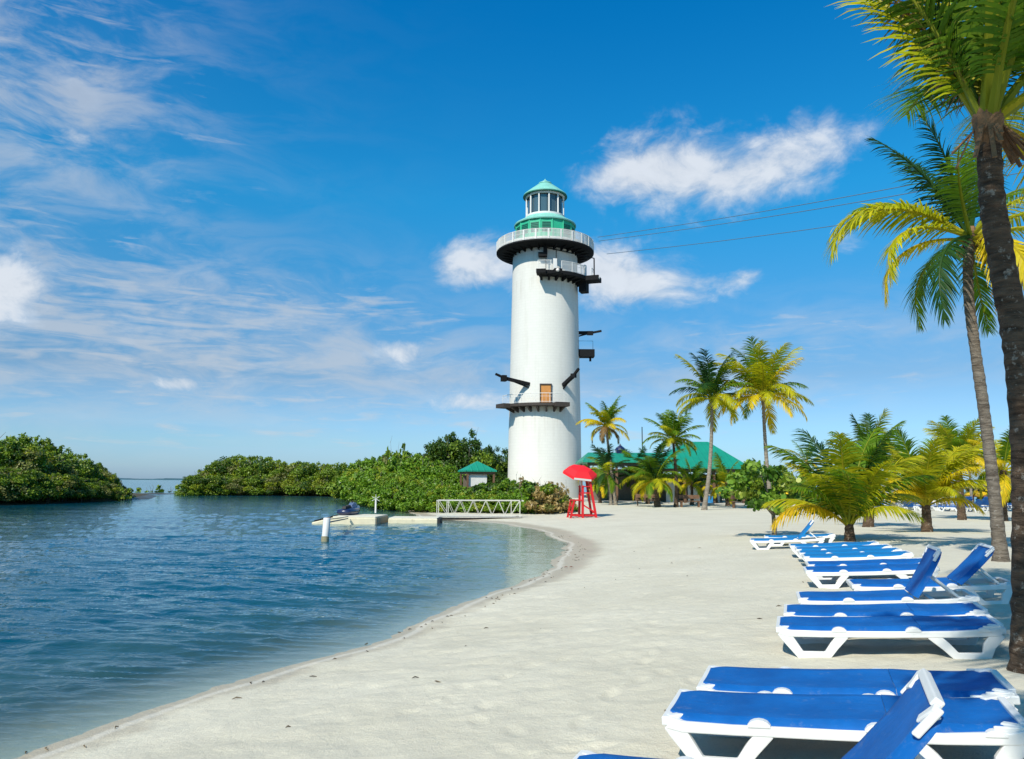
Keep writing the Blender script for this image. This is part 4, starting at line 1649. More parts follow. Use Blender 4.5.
tree(482, 106, 447, 'dark', 'dark_tree', 'lower dark tree between the kiosk and the lighthouse', 'tree', 'dark trees behind the kiosk')
tree(500, 110, 449, 'dark', 'dark_tree', 'dark tree partly hidden behind the lighthouse wall', 'tree', 'dark trees behind the kiosk')
for px, d, tp_ in ((392, 63, 486), (408, 61, 488), (424, 58, 488), (440, 56, 489), (456, 55, 490), (474, 54, 490), (490, 53, 491), (506, 52, 491), (470, 66, 487), (380, 70, 482)):
    tree(px, d, tp_, 'lush', 'leafy_shrub', 'one of the low bright green shrubs right behind the gangway and dock', 'shrub', 'low shrubs behind the gangway', 1.25)
# by the foot of the lighthouse
tree(497, 56, 481, 'green', 'round_bush', 'dense green bush behind the inshore end of the gangway', 'bush', None, 1.2)
tree(516, 53, 480, 'green', 'round_bush', 'dense green bush in front of the lighthouse foot, beside the dry bush', 'bush', None, 1.2)
tree(533, 51, 486, 'green', 'round_bush', 'smaller green bush at the lighthouse foot, nearest to the red lifeguard chair', 'bush', None, 1.1)
tree(545, 50.5, 483, 'dry', 'dry_bush', 'yellow-brown half dry bush beside the red lifeguard chair', 'bush', 'dry bushes by the lifeguard chair', 1.1)
tree(560, 53, 484, 'dry', 'dry_bush', 'sparse straw-coloured bush right behind the red umbrella chair', 'bush', 'dry bushes by the lifeguard chair', .8)
tree(527, 57, 477, 'dry', 'dry_bush', 'twiggy dry bush sticking up behind the green bushes at the lighthouse foot', 'bush', 'dry bushes by the lifeguard chair', .9)
tree(568, 52, 498, 'green', 'round_bush', 'small dark green bush low behind the lifeguard chair legs', 'bush', None, .9)
# right background hedge behind the distant loungers
for i, (px, d, tp_) in enumerate(((758, 80, 462), (775, 84, 466), (738, 88, 466), (1010, 78, 466), (1032, 76, 462))):
    tree(px, d, tp_, 'lush', 'leafy_shrub', 'one of the leafy shrubs standing behind the sea grape and the distant palms', 'shrub', 'shrubs far behind the beach')


# ---- sea grape: round leathery leaves on a leaning trunk
def discs(n, cen, rad, size, rdm, cols):
    V, C = blades(n, cen, rad, 1.0, rdm, cols, up=.2, shell=.35)
    cen_ = V.mean(1)
    a = (V[:, 2] - V[:, 0]); a /= np.linalg.norm(a, axis=1)[:, None]
    b = (V[:, 1] - V[:, 3]); b /= np.linalg.norm(b, axis=1)[:, None]
    s = size * (.7 + .6 * rdm.random(n))[:, None] * .5
    out = []
    for k in range(7):
        t = 2 * PI * k / 7
        out.append(cen_ + a * s * math.cos(t) + b * s * math.sin(t) * .95)
    return np.stack(out, 1), C


pb = gp(774, 536)
sg = empty('sea_grape_tree', pb, 'round-leaved sea grape tree leaning over the farthest blue loungers', 'tree')
rdm = np.random.default_rng(6)
S = pb.y / FPX
ch = []
SGL = (((.08, .19, .015), (.22, .34, .035)), ((.14, .24, .02), (.34, .38, .06)), ((.045, .12, .012), (.12, .23, .02)))
for (px, py, rx, rz, k) in ((738, 480, 18, 14, 0), (755, 468, 16, 12, 0), (772, 474, 18, 13, 2), (790, 486, 18, 15, 1), (748, 494, 20, 9, 1), (772, 498, 24, 11, 0), (800, 500, 18, 11, 2), (728, 490, 10, 8, 0), (815, 508, 12, 8, 0),
                            (757, 505, 14, 8, 2), (783, 512, 18, 6, 0), (808, 480, 12, 12, 0)):
    for j in range(3):
        c = at_y(px + rdm.uniform(-5, 5), py + rdm.uniform(-3, 3), pb.y + rdm.uniform(-1.2, 1.2)) - pb
        ch.append(discs(int(42 * rx * rz / 200) + 14, c, (rx * S * .62, rx * S * .62, rz * S * .62), .17, rdm, SGL[k]))
link('crown', leaf_mesh('crown', ch, M_leafb), sg)
mb = MB()
for px, py, dy in ((740, 482, .3), (760, 472, -.4), (785, 482, .2), (800, 498, -.5), (752, 500, .6)):
    q = at_y(px, py, pb.y + dy) - pb
    k = at_y(773, 512, pb.y) - pb
    mb.tube([k * .9, k.lerp(q, .5) + Vector((0, 0, .12)), q], [.055, .035, .012], 6)
mb.tube([Vector((0, 0, -.1)), Vector((.03, 0, .3)), at_y(773, 512, pb.y) - pb], [.10, .08, .065], 8)
link('trunk', mb.mesh('trunk', M_trunk, smooth=True), sg)

# ------------------------------------------------------------------ sun loungers
# local frame: x from foot end (0) to head end (1.95), y across, z up
HW = .315


def side_rail_mesh():
    mb = MB()
    for s in (-1, 1):
        y0, y1 = s * HW - .027, s * HW + .027
        mb.ribbon([(.012, .290), (.10, .264), (.40, .256), (1.0, .252), (1.55, .256), (1.88, .272), (1.935, .282)], [.080, .072, .066, .066, .066, .072, .080], y0, y1)
        # half-round brackets
        for cx in (.56, 1.21, 1.80):
            n = 8
            r = .072 if cx < 1.7 else .06
            pts = [(cx + r * math.cos(PI * k / n), .276 + r * .72 * math.sin(PI * k / n)) for k in range(n + 1)]
            ya, yb = s * HW - .033, s * HW + .033
            vs = [(x, ya, z) for x, z in pts] + [(x, yb, z) for x, z in pts]
            m = n + 1
            fs = [tuple(range(m)), tuple(reversed(range(m, 2 * m)))]
            for k in range(m):
                k2 = (k + 1) % m
                fs.append((k2, k, m + k, m + k2))
            mb.add(vs, fs)
    # end and cross members
    mb.box((.004, 0, .298), (.055, 2 * HW + .05, .06))
    mb.box((1.948, 0, .290), (.055, 2 * HW + .05, .06))
    for x in (.50, 1.17, 1.52):
        mb.box((x, 0, .245), (.06, 2 * HW - .05, .03))
    # moulded corner caps at both ends
    for s in (-1, 1):
        mb.box((.058, s * (HW - .04), .317), (.11, .055, .030), rz=R(-32 * s))
        mb.box((1.895, s * (HW - .04), .310), (.11, .055, .030), rz=R(32 * s))
    return mb.mesh('frame', M_plastic, bevel=.009, seg=2)


def leg_mesh(front):
    mb = MB()
    if front:
        path = [(.015, .280), (.065, .235), (.19, .034), (.43, .034), (.50, .13), (.60, .250)]
        w = [.08, .115, .082, .078, .088, .10]
    else:
        path = [(1.36, .250), (1.47, .135), (1.55, .034), (1.79, .034), (1.825, .14), (1.915, .262)]
        w = [.10, .088, .078, .080, .100, .115]
    mb.ribbon(path, w, -.023, .023)
    return mb.mesh('leg', M_plastic, bevel=.008, seg=2)


def sling_mesh(name, x0, x1, zf, c0, c1, m, n=22):
    """fabric with chamfered end corners, slightly sagging, edges rolled over the rail"""
    mb = MB()
    ny = 14
    rows = []
    for i in range(n + 1):
        t = i / n
        x = x0 + (x1 - x0) * t
        hw = HW + .012
        if c0 and x - x0 < .09:
            hw -= (.09 - (x - x0)) * .85
        if c1 and x1 - x < .09:
            hw -= (.09 - (x1 - x)) * .85
        row = []
        for j in range(ny + 1):
            v = -1 + 2 * j / ny
            y = v * hw
            z = zf(t) + .012 * (v * v) - .010 + .004 * math.sin(t * 17) * (1 - v * v)
            if abs(v) > .98:
                z -= .052
                y = math.copysign(hw + .004, v)
            row.append((x, y, z))
        rows.append(row)
    vs = [p for r in rows for p in r]
    m1 = ny + 1
    fs = [(i * m1 + j, i * m1 + j + 1, (i + 1) * m1 + j + 1, (i + 1) * m1 + j)[::-1] for i in range(n) for j in range(ny)]
    o = len(vs)
    vs += [(x, y, z - .008) for x, y, z in vs]
    fs += [tuple(k + o for k in f[::-1]) for f in fs]
    # rim
    for i in range(n):
        for j, fl in ((0, False), (ny, True)):
            a, b = i * m1 + j, (i + 1) * m1 + j
            q = (a, b, b + o, a + o)
            fs.append(q[::-1] if fl else q)
    for j in range(ny):
        for i, fl in ((0, True), (n, False)):
            a, b = i * m1 + j, i * m1 + j + 1
            q = (a, b, b + o, a + o)
            fs.append(q[::-1] if fl else q)
    mb.add(vs, fs)
    me = mb.mesh(name, m)
    return autosmooth(me, 50)


PIV = 1.28
L_frame = side_rail_mesh()
L_legf, L_legr = leg_mesh(True), leg_mesh(False)
SEAT = {m: sling_mesh('seat_sling', .012, PIV - .001, lambda t: .338 - .012 * math.sin(PI * t), True, False, mm) for m, mm in (('b', M_blue), ('t', M_teal))}
BACK = {m: sling_mesh('back_sling', .001, 1.945 - PIV, lambda t: .0 - .010 * math.sin(PI * t), False, True, mm, 16) for m, mm in (('b', M_blue), ('t', M_teal))}


def back_frame_mesh():
    mb = MB()
    Lb = 1.95 - PIV
    for s in (-1, 1):
        mb.box((Lb / 2, s * (HW - .055), -.038), (Lb - .06, .05, .034))
        mb.box((Lb - .05, s * (HW - .035), -.008), (.12, .05, .028), rz=R(32 * s))
        mb.box((Lb - .075, s * (HW + .001), -.018), (.16, .024, .036))
    mb.box((Lb + .004, 0, -.012), (.045, 2 * HW - .10, .045))
    mb.box((.05, 0, -.038), (.05, 2 * HW - .13, .03))
    return mb.mesh('backrest_frame', M_plastic, bevel=.008)


L_bframe = back_frame_mesh()


def strut_mesh(a):
    """props a raised backrest, from 55 % up the back to the rail"""
    mb = MB()
    Lb = 1.95 - PIV
    for s in (-1, 1):
        p = Vector((PIV + .55 * Lb * math.cos(a) + .03, s * (HW - .10), .335 + .55 * Lb * math.sin(a) - .05))
        q = Vector((PIV + Lb * .80, s * (HW - .10), .262))
        mb.beam(p, q, .03, .03)
    mb.beam((PIV + Lb * .80, -HW + .04, .262), (PIV + Lb * .80, HW - .04, .262), .03, .03)
    return mb.mesh('back_strut', M_plastic, bevel=.004)


_st = {}


def lounger(px, py, rot, label, back=0.0, fab='b', group='blue sun loungers standing in a row on the sand', flip=False, ref='foot'):
    """px,py: ground pixel of the near front foot (x=.19)"""
    p = gp(px, py)
    a = R(rot)
    ux = Vector((math.cos(a), math.sin(a), 0)); uy = Vector((-math.sin(a), math.cos(a), 0))
    o = p - ux * .19 + uy * HW
    t = empty('sun_lounger', (o.x, o.y, gz(o.x + ux.x, o.y + ux.y) - .02), label, 'sun lounger', group, rz=a)
    t.scale = (.945, 1.0, .86)
    e0_, e1_ = o + ux * .3, o + ux * 1.67
    z0_, z1_ = gz(e0_.x, e0_.y), gz(e1_.x, e1_.y)
    t.rotation_euler = (0, -math.atan2(z1_ - z0_, 1.37), a)
    t.location.z = z0_ - (z1_ - z0_) * .22 - .012
    link('frame', L_frame, t)
    for s in (-1, 1):
        link('leg', L_legf, t, (0, s * HW, 0))
        link('leg', L_legr, t, (0, s * HW, 0))
    link('seat_sling', SEAT[fab], t)
    b = link('back_sling', BACK[fab], t, (PIV, 0, .338), (0, -back, 0))
    bf = link('backrest_frame', L_bframe, t, (PIV, 0, .338), (0, -back, 0))
    if back > .1:
        k = round(back, 2)
        if k not in _st:
            _st[k] = strut_mesh(back)
        link('back_strut', _st[k], t)
    return t


lounger(586, 866, -23, 'nearest blue lounger, cut off at the bottom edge of the view, with its back raised', back=R(48))
lounger(703, 766, -21, 'flat blue lounger directly behind the nearest one, its white legs and frame fully in view')
lounger(733, 729, -21, 'flat blue lounger at the far side of the nearest flat one, only its fabric showing')
lounger(803, 657, -20, 'flat blue lounger with white trapezoid legs in plain view, middle of the row')
lounger(808, 640, -20, 'flat blue lounger tucked close behind the middle one with the plain white legs')
lounger(820, 622, -18, 'blue lounger with raised back standing behind the middle pair of flat loungers', back=R(60))
lounger(872, 606, -17, 'blue lounger with raised back standing furthest to the side, next to the grey palm trunk', back=R(46))
lounger(822, 588, -17, 'flat blue lounger just beyond the two raised backs, showing its white front legs')
lounger(823, 581, -17, 'flat blue lounger close behind the one just beyond the two raised backs')
lounger(817, 571, -17, 'flat sun-bleached blue lounger, nearest of the far cluster of four', fab='t')
lounger(812, 566.5, -17, 'flat sun-bleached blue lounger, second of the far cluster of four', fab='t')
lounger(808, 562, -17, 'flat sun-bleached blue lounger, third of the far cluster of four', fab='t')
lounger(801, 557.5, -17, 'flat sun-bleached blue lounger at the back of the far cluster of four', fab='t')
lounger(759, 550, -17, 'farthest blue lounger with raised back, under the sea grape tree', back=R(50), fab='t')
lounger(773, 546, -17, 'farthest flat blue lounger, just behind the raised one under the sea grape tree', fab='t')

# ---- rows far across the beach
mb = MB()
for s in (-1, 1):
    mb.ribbon([(0, .30), (.19, .03), (.43, .03), (.6, .27), (1.36, .27), (1.55, .03), (1.80, .03), (1.93, .30)], .09, s * .33 - .03, s * .33 + .03)
mb.cur = 1
mb.box((.6, 0, .34), (1.1, .66, .04))
far_flat = MB(); far_flat.v = list(mb.v); far_flat.f = list(mb.f); far_flat.c = list(mb.c); far_flat.mi = list(mb.mi); far_flat.cur = 1
far_flat.box((1.55, 0, .343), (.78, .66, .04))
mb.box((1.42, 0, .62), (.78, .66, .04), M=Matrix.Rotation(R(-48), 3, 'Y'))
MFb = far_flat.mesh('far_lounger', [M_plastic, M_blue]); MFu = mb.mesh('far_lounger_raised', [M_plastic, M_blue])
rd = random.Random(31)
for row, d in enumerate((58, 61, 66, 71)):
    x = 22.0 + row * 1.2
    while x < 46 + row * 3:
        if rd.random() < .82:
            me = MFu if rd.random() < .45 else MFb
            o = link('sun_lounger', me, None, (x, d + rd.uniform(-.6, .6), gz(x, d) - .01), (0, 0, R(rd.choice((-60, -90, -75)) + rd.uniform(-12, 12))))
            tag(o, 'one of the small white and blue loungers lined up far across the beach', 'sun lounger', 'distant loungers far across the beach')
        x += rd.uniform(.95, 1.5)


# yellow kayaks far away by the water
def kayak_mesh():
    mb = MB()
    n = 14
    vs = []
    for i in range(n + 1):
        t = i / n
        x = -1.6 + 3.2 * t
        w = .36 * math.sin(PI * max(.02, min(.98, t))) ** .6
        up = .25 * (2 * t - 1) ** 4
        for k in range(8):
            a = 2 * PI * k / 8
            vs.append((x, w * math.cos(a), .2 + up + .17 * math.sin(a) * (w / .36)))
    fs = []
    for i in range(n):
        for k in range(8):
            k2 = (k + 1) % 8
            fs.append((i * 8 + k, i * 8 + k2, (i + 1) * 8 + k2, (i + 1) * 8 + k))
    fs += [tuple(reversed(range(8))), tuple(range(n * 8, n * 8 + 8))]
    mb.add(vs, fs)
    mb.cur = 1
    mb.box((.0, 0, .40), (.7, .34, .05)); mb.box((-.32, 0, .48), (.08, .36, .2))
    return mb.mesh('kayak', [mat('yellow_hull', (.80, .50, .02), .35), M_black], smooth=False)


kme = kayak_mesh()
for i, (px, lb) in enumerate(((800, 'first yellow kayak beside the yellow crown palm, far by the water'), (905, 'yellow kayak beached between the two clumps of young palms'),
                              (972, 'yellow kayak on the far beach nearer the young palms'), (983, 'yellow kayak on the far beach nearer the curved grey trunk'))):
    p = at_y(px, 500, 78)
    o = link('kayak', kme, None, (p.x, 78, gz(p.x, 78) + .9), (0, R(-12), R(20 + 9 * i)))
    o.scale = (1.5, 1.5, 1.5)
    mbk = MB()
    tag(o, lb, 'kayak', 'yellow kayaks far across the beach')
    p2 = at_y(px, 500, 78)
    r_ = MB()
    for s in (-.9, .9):
        r_.box((s, 0, .5), (.1, .9, .12)); r_.box((s, -.4, .25), (.09, .09, .6)); r_.box((s, .4, .25), (.09, .09, .6))
    ro = link('kayak_rack', r_.mesh('kayak_rack', M_brown), None, (p2.x, 78, gz(p2.x, 78)), (0, 0, R(20 + 9 * i)))
    ro.scale = (1.4, 1.4, 1.75)
    tag(ro, 'wooden trestle rack under the ' + lb.replace('first yellow kayak beside', 'kayak beside').replace(' on the far beach', ''), 'rack', 'racks under the yellow kayaks')

# thatched shelter between the tall trunks
p = at_y(1004, 500, 58)
th_ = empty('thatched_shelter', (p.x, 58, gz(p.x, 58)), 'thatched straw shelter on a post, seen between the two tall palm trunks', 'shelter')
mb = MB(); mb.tube([(0, 0, -.1), (0, 0, 2.3)], .08, 8)
link('post', mb.mesh('post', M_brown), th_)
mb = MB()
mb.lathe([(1.55, 1.85), (1.6, 1.95), (1.0, 2.4), (.35, 2.85), (.03, 3.1)], 20); mb.lathe([(1.5, 1.86), (.05, 2.3)], 20)
link('thatch_roof', mb.mesh('thatch_roof', M_thatch), th_)

# low blue and white beach bar far behind (between the young palms)
p = at_y(905, 500, 84)
bb = empty('beach_bar', (p.x, 82, gz(p.x, 82)), 'low white beach bar with a blue-grey roof seen between the young palm clumps', 'building')
mb = MB(); mb.box((0, 0, 1.0), (5.0, 3, 2.0)); link('wall', mb.mesh('wall', M_whitewall), bb)
mb = MB(); mb.prism([(-3, -2), (3, -2), (3, 2), (-3, 2)], 2.0, 2.25); mb.box((0, 0, 2.5), (4.4, 2.6, .5), taper=.5)
link('roof', mb.mesh('roof', mat('blue_grey_roof', (.12, .22, .32), .6, var=.1)), bb)
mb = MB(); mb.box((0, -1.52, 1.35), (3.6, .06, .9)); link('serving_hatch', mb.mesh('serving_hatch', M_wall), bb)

# ------------------------------------------------------------------ lifeguard chair
p = gp(581, 517.5)
lc = empty('lifeguard_chair', p, 'tall red wooden lifeguard chair standing on the sand near the waterline', 'lifeguard chair', rz=R(8))


def part(name, mb, m, par, bev=0.0):
    return link(name, mb.mesh(name, m, bevel=bev), par)


for x0, y0, x1, y1, z1 in ((-.02, -.52, .02, -.38, 1.85), (.0, .52, .04, .38, 1.85), (.78, -.55, .42, -.40, 2.25), (.78, .55, .42, .40, 2.25)):
    mb = MB(); mb.beam((x0, y0, -.05), (x1, y1, z1), .12, .15)
    part('leg', mb, M_red, lc, .006)
for y in (-.42, .42):
    mb = MB(); mb.beam((-.72, y, -.05), (-.50, y, .98), .10, .11)
    part('step_leg', mb, M_red, lc, .006)
mb = MB(); mb.box((-.28, 0, 1.0), (.62, .98, .07)); part('step_platform', mb, M_red, lc, .006)
mb = MB(); mb.box((.26, 0, 1.42), (.62, .84, .07)); part('seat', mb, M_red, lc, .006)
mb = MB()
for z in (1.72, 1.92, 2.12):
    mb.beam((.49, -.42, z), (.49, .42, z), .04, .14)
part('backrest', mb, M_red, lc, .006)
for y in (-.45, .45):
    mb = MB(); mb.beam((-.04, y, 1.78), (.55, y, 1.80), .11, .05); part('armrest', mb, M_red, lc, .006)
mb = MB()
for y in (-.50, .50):
    mb.beam((-.70, y, .14), (.78, y, .14), .05, .10)
mb.beam((.77, -.5, .3), (.77, .5, .3), .05, .1); mb.beam((-.68, -.42, .35), (-.68, .42, .35), .05, .09); mb.beam((-.60, -.42, .68), (-.60, .42, .68), .05, .09)
mb.beam((.0, -.46, .75), (.66, -.49, .35), .05, .08)
part('brace', mb, M_red, lc, .005)

um = empty('parasol', p + Vector((.0, .1, 0)), 'bright red hexagonal parasol with a pale band, fixed above the lifeguard chair', 'parasol', rz=R(6))
mb = MB(); mb.tube([(.06, .1, .9), (.0, .0, 2.86)], .028, 8); part('pole', mb, M_white, um)
mb = MB()
tilt = Matrix.Rotation(R(22), 3, 'X') @ Matrix.Rotation(R(6), 3, 'Y')
n = 6
rimr, rimz, apex = 1.04, 2.44, 2.98
c_ = Vector((0, 0, 2.75))
T_ = lambda v: tilt @ (Vector(v) - c_) + c_
ring = [[], [], []]
for k in range(n * 4):
    a = 2 * PI * k / (n * 4)
    f = math.cos(PI / n) / math.cos((a % (2 * PI / n)) - PI / n)
    for j, (rr, zz) in enumerate(((rimr, rimz), (rimr * .98, rimz + .16), (rimr * .62, rimz + .42))):
        ring[j].append(T_((rr * f * math.cos(a), rr * f * math.sin(a), zz)))
vs = ring[0] + ring[1] + ring[2] + [T_((0, 0, apex))]
N4 = n * 4
fs = []
for k in range(N4):
    k2 = (k + 1) % N4
    fs.append((k, k2, N4 + k2, N4 + k)); fs.append((N4 + k, N4 + k2, 2 * N4 + k2, 2 * N4 + k)); fs.append((2 * N4 + k, 2 * N4 + k2, 3 * N4))
mb.add(vs, fs)
can = part('canopy', mb, M_redfab, um)
sol = can.modifiers.new('solid', 'SOLIDIFY'); sol.thickness = .012
mb = MB()
for k in range(n):
    a = 2 * PI * k / n
    mb.tube([T_((0, 0, apex - .03)), T_((rimr * .97 * math.cos(a), rimr * .97 * math.sin(a), rimz + .13))], .010, 4)
part('rib', mb, M_white, um)
mb = MB()
ks = [k for k in range(N4) if math.sin(2 * PI * (k + .5) / N4) < -.87]
for k in ks:
    k2 = (k + 1) % N4
    a, b, c, d = ring[0][k], ring[0][k2], ring[1][k2], ring[1][k]
    o = Vector((0, -.016, -.004))
    q = [a.lerp(d, .12) + o, b.lerp(c, .12) + o, c.lerp(b, .18) + o, d.lerp(a, .18) + o]
    mb.add(q + [v + Vector((0, .006, 0)) for v in q], [(0, 1, 2, 3), (7, 6, 5, 4), (0, 4, 5, 1), (2, 6, 7, 3), (1, 5, 6, 2), (3, 7, 4, 0)])
part('valance_band', mb, M_white, um)

# yellow barrel behind
p = gp(593, 500)
yb = empty('yellow_barrel', p, 'bright yellow barrel bin standing behind the lifeguard chair', 'barrel')
mb = MB(); mb.lathe([(.48, -.05), (.52, .1), (.56, .5), (.57, .8), (.60, .82), (.60, .88), (.57, .9), (.55, 1.3), (.50, 1.5)], 28, cap=True); link('drum', autosmooth(mb.mesh('drum', M_yellow), 40), yb)
mb = MB(); mb.lathe([(.54, 1.5), (.54, 1.57), (.2, 1.64), (.02, 1.65)], 28); link('lid', autosmooth(mb.mesh('lid', M_yellow), 30), yb)

# ------------------------------------------------------------------ gangway, dock, pile, jet ski
pA = at_z(434, 518.4, WZ + .15); pB = gp(521.5, 517.6)
gA = Vector((pA.x, pB.y - .0, WZ + .18)); gB = Vector((pB.x, pB.y, pB.z + .05))
M_galv = mat('pale_metal', (.56, .54, .48), .6, var=.1)
gw = empty('gangway', gA, 'white metal gangway with zigzag truss railings between the floating dock and the beach', 'gangway', rz=math.atan2(gB.y - gA.y, gB.x - gA.x))
Lg = (gB.xy - gA.xy).length
dz = gB.z - gA.z
rh = (517 - 501) / FPX * gA.y * .99


def gp_(x, y, z):
    return Vector((x, y, z + dz * x / Lg))


mb = MB(); mb.beam(gp_(0, 0, 0), gp_(Lg, 0, 0), 1.15, .05); part('deck', mb, M_grey, gw)
for y in (-.56, .56):
    mb = MB()
    mb.beam(gp_(0, y, rh), gp_(Lg, y, rh), .05, .05); mb.beam(gp_(0, y, .08), gp_(Lg, y, .08), .05, .05)
    for x in (0.03, .62, Lg - .62, Lg - .10):
        mb.beam(gp_(x, y, 0), gp_(x, y, rh), .04, .04)
    nz = 5
    x0, x1 = .62, Lg - .62
    for k in range(nz):
        a = x0 + (x1 - x0) * k / nz; b = x0 + (x1 - x0) * (k + 1) / nz; m_ = (a + b) / 2
        mb.beam(gp_(a, y, rh), gp_(m_, y, .1), .022, .022); mb.beam(gp_(m_, y, .1), gp_(b, y, rh), .022, .022)
    mb.beam(gp_(.05, y, rh), gp_(.62, y, .12), .025, .025); mb.beam(gp_(Lg - .1, y, rh), gp_(Lg - .62, y, .12), .025, .025)
    mb.beam(gp_(Lg - .1, y, rh), gp_(Lg + .12, y, rh - .02), .05, .05)
    part('truss_railing', mb, M_galv, gw)
for y in (-.5, .5):
    mb = MB(); mb.lathe([(.02, -.06), (.17, -.06), (.19, 0), (.17, .06), (.02, .06)], 16)
    o = part('roller_wheel', mb, M_black, gw); o.location = gp_(Lg - .25, y, -.12); o.rotation_euler = (PI / 2, 0, 0)
mb = MB(); mb.beam(gp_(.0, 0, -.15), gp_(Lg * .55, 0, -.16), 1.0, .12); part('underframe', mb, M_timber, gw)

# floating dock: two sections
d0 = at_z(388, 523.4, WZ); d1 = at_z(436.5, 524.2, WZ)
fd = empty('floating_dock', ((d0.x + d1.x) / 2, d0.y + 1.1, WZ), 'long low cream floating dock section joined to the gangway', 'floating dock', 'cream floating dock sections')
mb = MB(); mb.box((0, 0, .03), (d1.x - d0.x, 2.2, .44)); part('float', mb, M_cream, fd, .04)
mb = MB(); mb.box((0, 0, .27), (d1.x - d0.x - .06, 2.14, .05)); part('deck', mb, mat('pale_deck', (.70, .66, .52), .7, var=.08), fd, .01)
mb = MB(); mb.box(((d1.x - d0.x) / 2 + .06, -.2, .06), (.12, 1.7, .42)); part('fender', mb, M_black, fd)
e1 = at_z(375.5, 524.4, WZ)
eL, eW, ea = 2.3, 3.1, R(-3)
ex_ = Vector((math.cos(ea), math.sin(ea), 0)); ey_ = Vector((-math.sin(ea), math.cos(ea), 0))
cen = e1 - ex_ * eL / 2 + ey_ * eW / 2
ed = empty('floating_dock', (cen.x, cen.y, WZ), 'cream floating dock end section nearest to us, with a tan end face', 'floating dock', 'cream floating dock sections', rz=ea)
mb = MB(); mb.box((0, 0, .06), (eL, eW, .56)); part('float', mb, M_cream, ed, .04)
mb = MB(); mb.box((eL / 2 + .015, 0, .10), (.03, eW - .12, .44)); part('end_panel', mb, M_tan, ed)
mb = MB(); mb.box((0, 0, .365), (eL - .04, eW - .04, .055)); part('deck', mb, mat('pale_deck', (.70, .66, .52)), ed, .01)
# drive-on ramp float for the jet ski
r0 = at_z(346, 521.0, WZ)
rf = empty('jet_ski_float', (cen.x - eL / 2 - .62, cen.y - .3, WZ), 'sloping cream ramp float at the outer end of the dock, below the jet ski', 'dock float', rz=R(2))
rf.scale = (.33, 1, 1)
mb = MB()
vs = [(-1.9, -.9, -.12), (1.7, -.9, -.12), (1.7, .9, -.12), (-1.9, .9, -.12), (-1.9, -.9, .06), (1.7, -.9, .34), (1.7, .9, .34), (-1.9, .9, .06)]
mb.add(vs, [(3, 2, 1, 0), (4, 5, 6, 7), (0, 1, 5, 4), (1, 2, 6, 5), (2, 3, 7, 6), (3, 0, 4, 7)]); part('float', mb, M_cream, rf, .05)
mb = MB()
for y in (-.35, .35):
    mb.beam((-1.85, y, .10), (1.5, y, .38), .12, .09)
part('bunk', mb, M_dark, rf)

jp = at_z(350, 514.8, WZ + .38)
js = empty('jet_ski', (jp.x, jp.y, WZ + .38), 'dark blue jet ski parked at the outer end of the dock', 'jet ski', rz=R(80))
js.scale = (.85, .85, .85)
mb = MB()
secs = [(-1.25, .42, .0, .34), (-1.0, .50, -.06, .38), (-.3, .54, -.10, .42), (.4, .50, -.10, .46), (.95, .34, -.04, .52), (1.35, .12, .10, .55), (1.48, .02, .28, .54)]
vs = []
for x, w, zb, zt in secs:
    vs += [(x, 0, zb), (x, w * .75, zb + .10), (x, w, (zb + zt) / 2), (x, w * .85, zt), (x, 0, zt + .03), (x, -w * .85, zt), (x, -w, (zb + zt) / 2), (x, -w * .75, zb + .10)]
fs = []
for i in range(len(secs) - 1):
    for k in range(8):
        k2 = (k + 1) % 8
        fs.append((8 * i + k, 8 * (i + 1) + k, 8 * (i + 1) + k2, 8 * i + k2))
fs += [tuple(range(8)), tuple(reversed(range(8 * (len(secs) - 1), 8 * len(secs))))]
mb.add(vs, fs)
me = mb.mesh('hull', M_navy, smooth=True); link('hull', me, js)
mb = MB()
vs = []
hs_ = [(-.05, .20, .44, .62), (.3, .26, .46, .80), (.65, .24, .50, .78), (1.05, .12, .52, .62)]
for x, w, zb, zt in hs_:
    vs += [(x, w, zb), (x, w * .6, zt), (x, -w * .6, zt), (x, -w, zb)]
fs = [(4 * i + k, 4 * i + (k + 1) % 4, 4 * (i + 1) + (k + 1) % 4, 4 * (i + 1) + k) for i in range(3) for k in range(4)] + [(0, 3, 2, 1), (12, 13, 14, 15)]
mb.add(vs, fs); part('front_cowl', mb, mat('grey_blue_cowl', (.10, .14, .24), .35), js, .02)
mb = MB(); mb.box((-.60, 0, .50), (1.05, .30, .18), taper=.8); mb.box((-.35, 0, .60), (.4, .26, .08), taper=.8); part('seat', mb, M_black, js, .03)
mb = MB(); mb.tube([(.15, -.36, .92), (.26, -.12, .86), (.26, .12, .86), (.15, .36, .92)], .022, 6); mb.tube([(.4, 0, .7), (.25, 0, .87)], .05, 6); part('handlebar', mb, M_black, js)

# white pile with a thin boom to the dock
p = at_z(325, 541.5, WZ)
pi_ = empty('mooring_pile', (p.x, p.y, WZ), 'white round pile standing in the water before the dock', 'pile', rz=0)
Hp = (541.5 - 518.5) / FPX * p.y
mb = MB(); mb.tube([(-.03, 0, -1.2), (.0, 0, .0), (.04, 0, Hp - .03), (.04, 0, Hp)], [.135, .135, .135, .11], 16); link('post', autosmooth(mb.mesh('post', M_white), 40), pi_)
mb = MB(); mb.lathe([(.142, -.02), (.145, .10), (.142, .20)], 16); link('waterline_band', mb.mesh('waterline_band', mat('algae_band', (.30, .27, .16), .7, var=.3)), pi_)
bA = Vector((p.x + .05, p.y, WZ + Hp - .06)); bB = at_z(348, 516.5, WZ + .40)
mb = MB(); mb.tube([bA, bA.lerp(bB, .55) + Vector((0, 0, -.02)), bB], .022, 6); mb.tube([bA + Vector((0, .05, -.12)), bB + Vector((0, 0, -.1))], .03, 6)
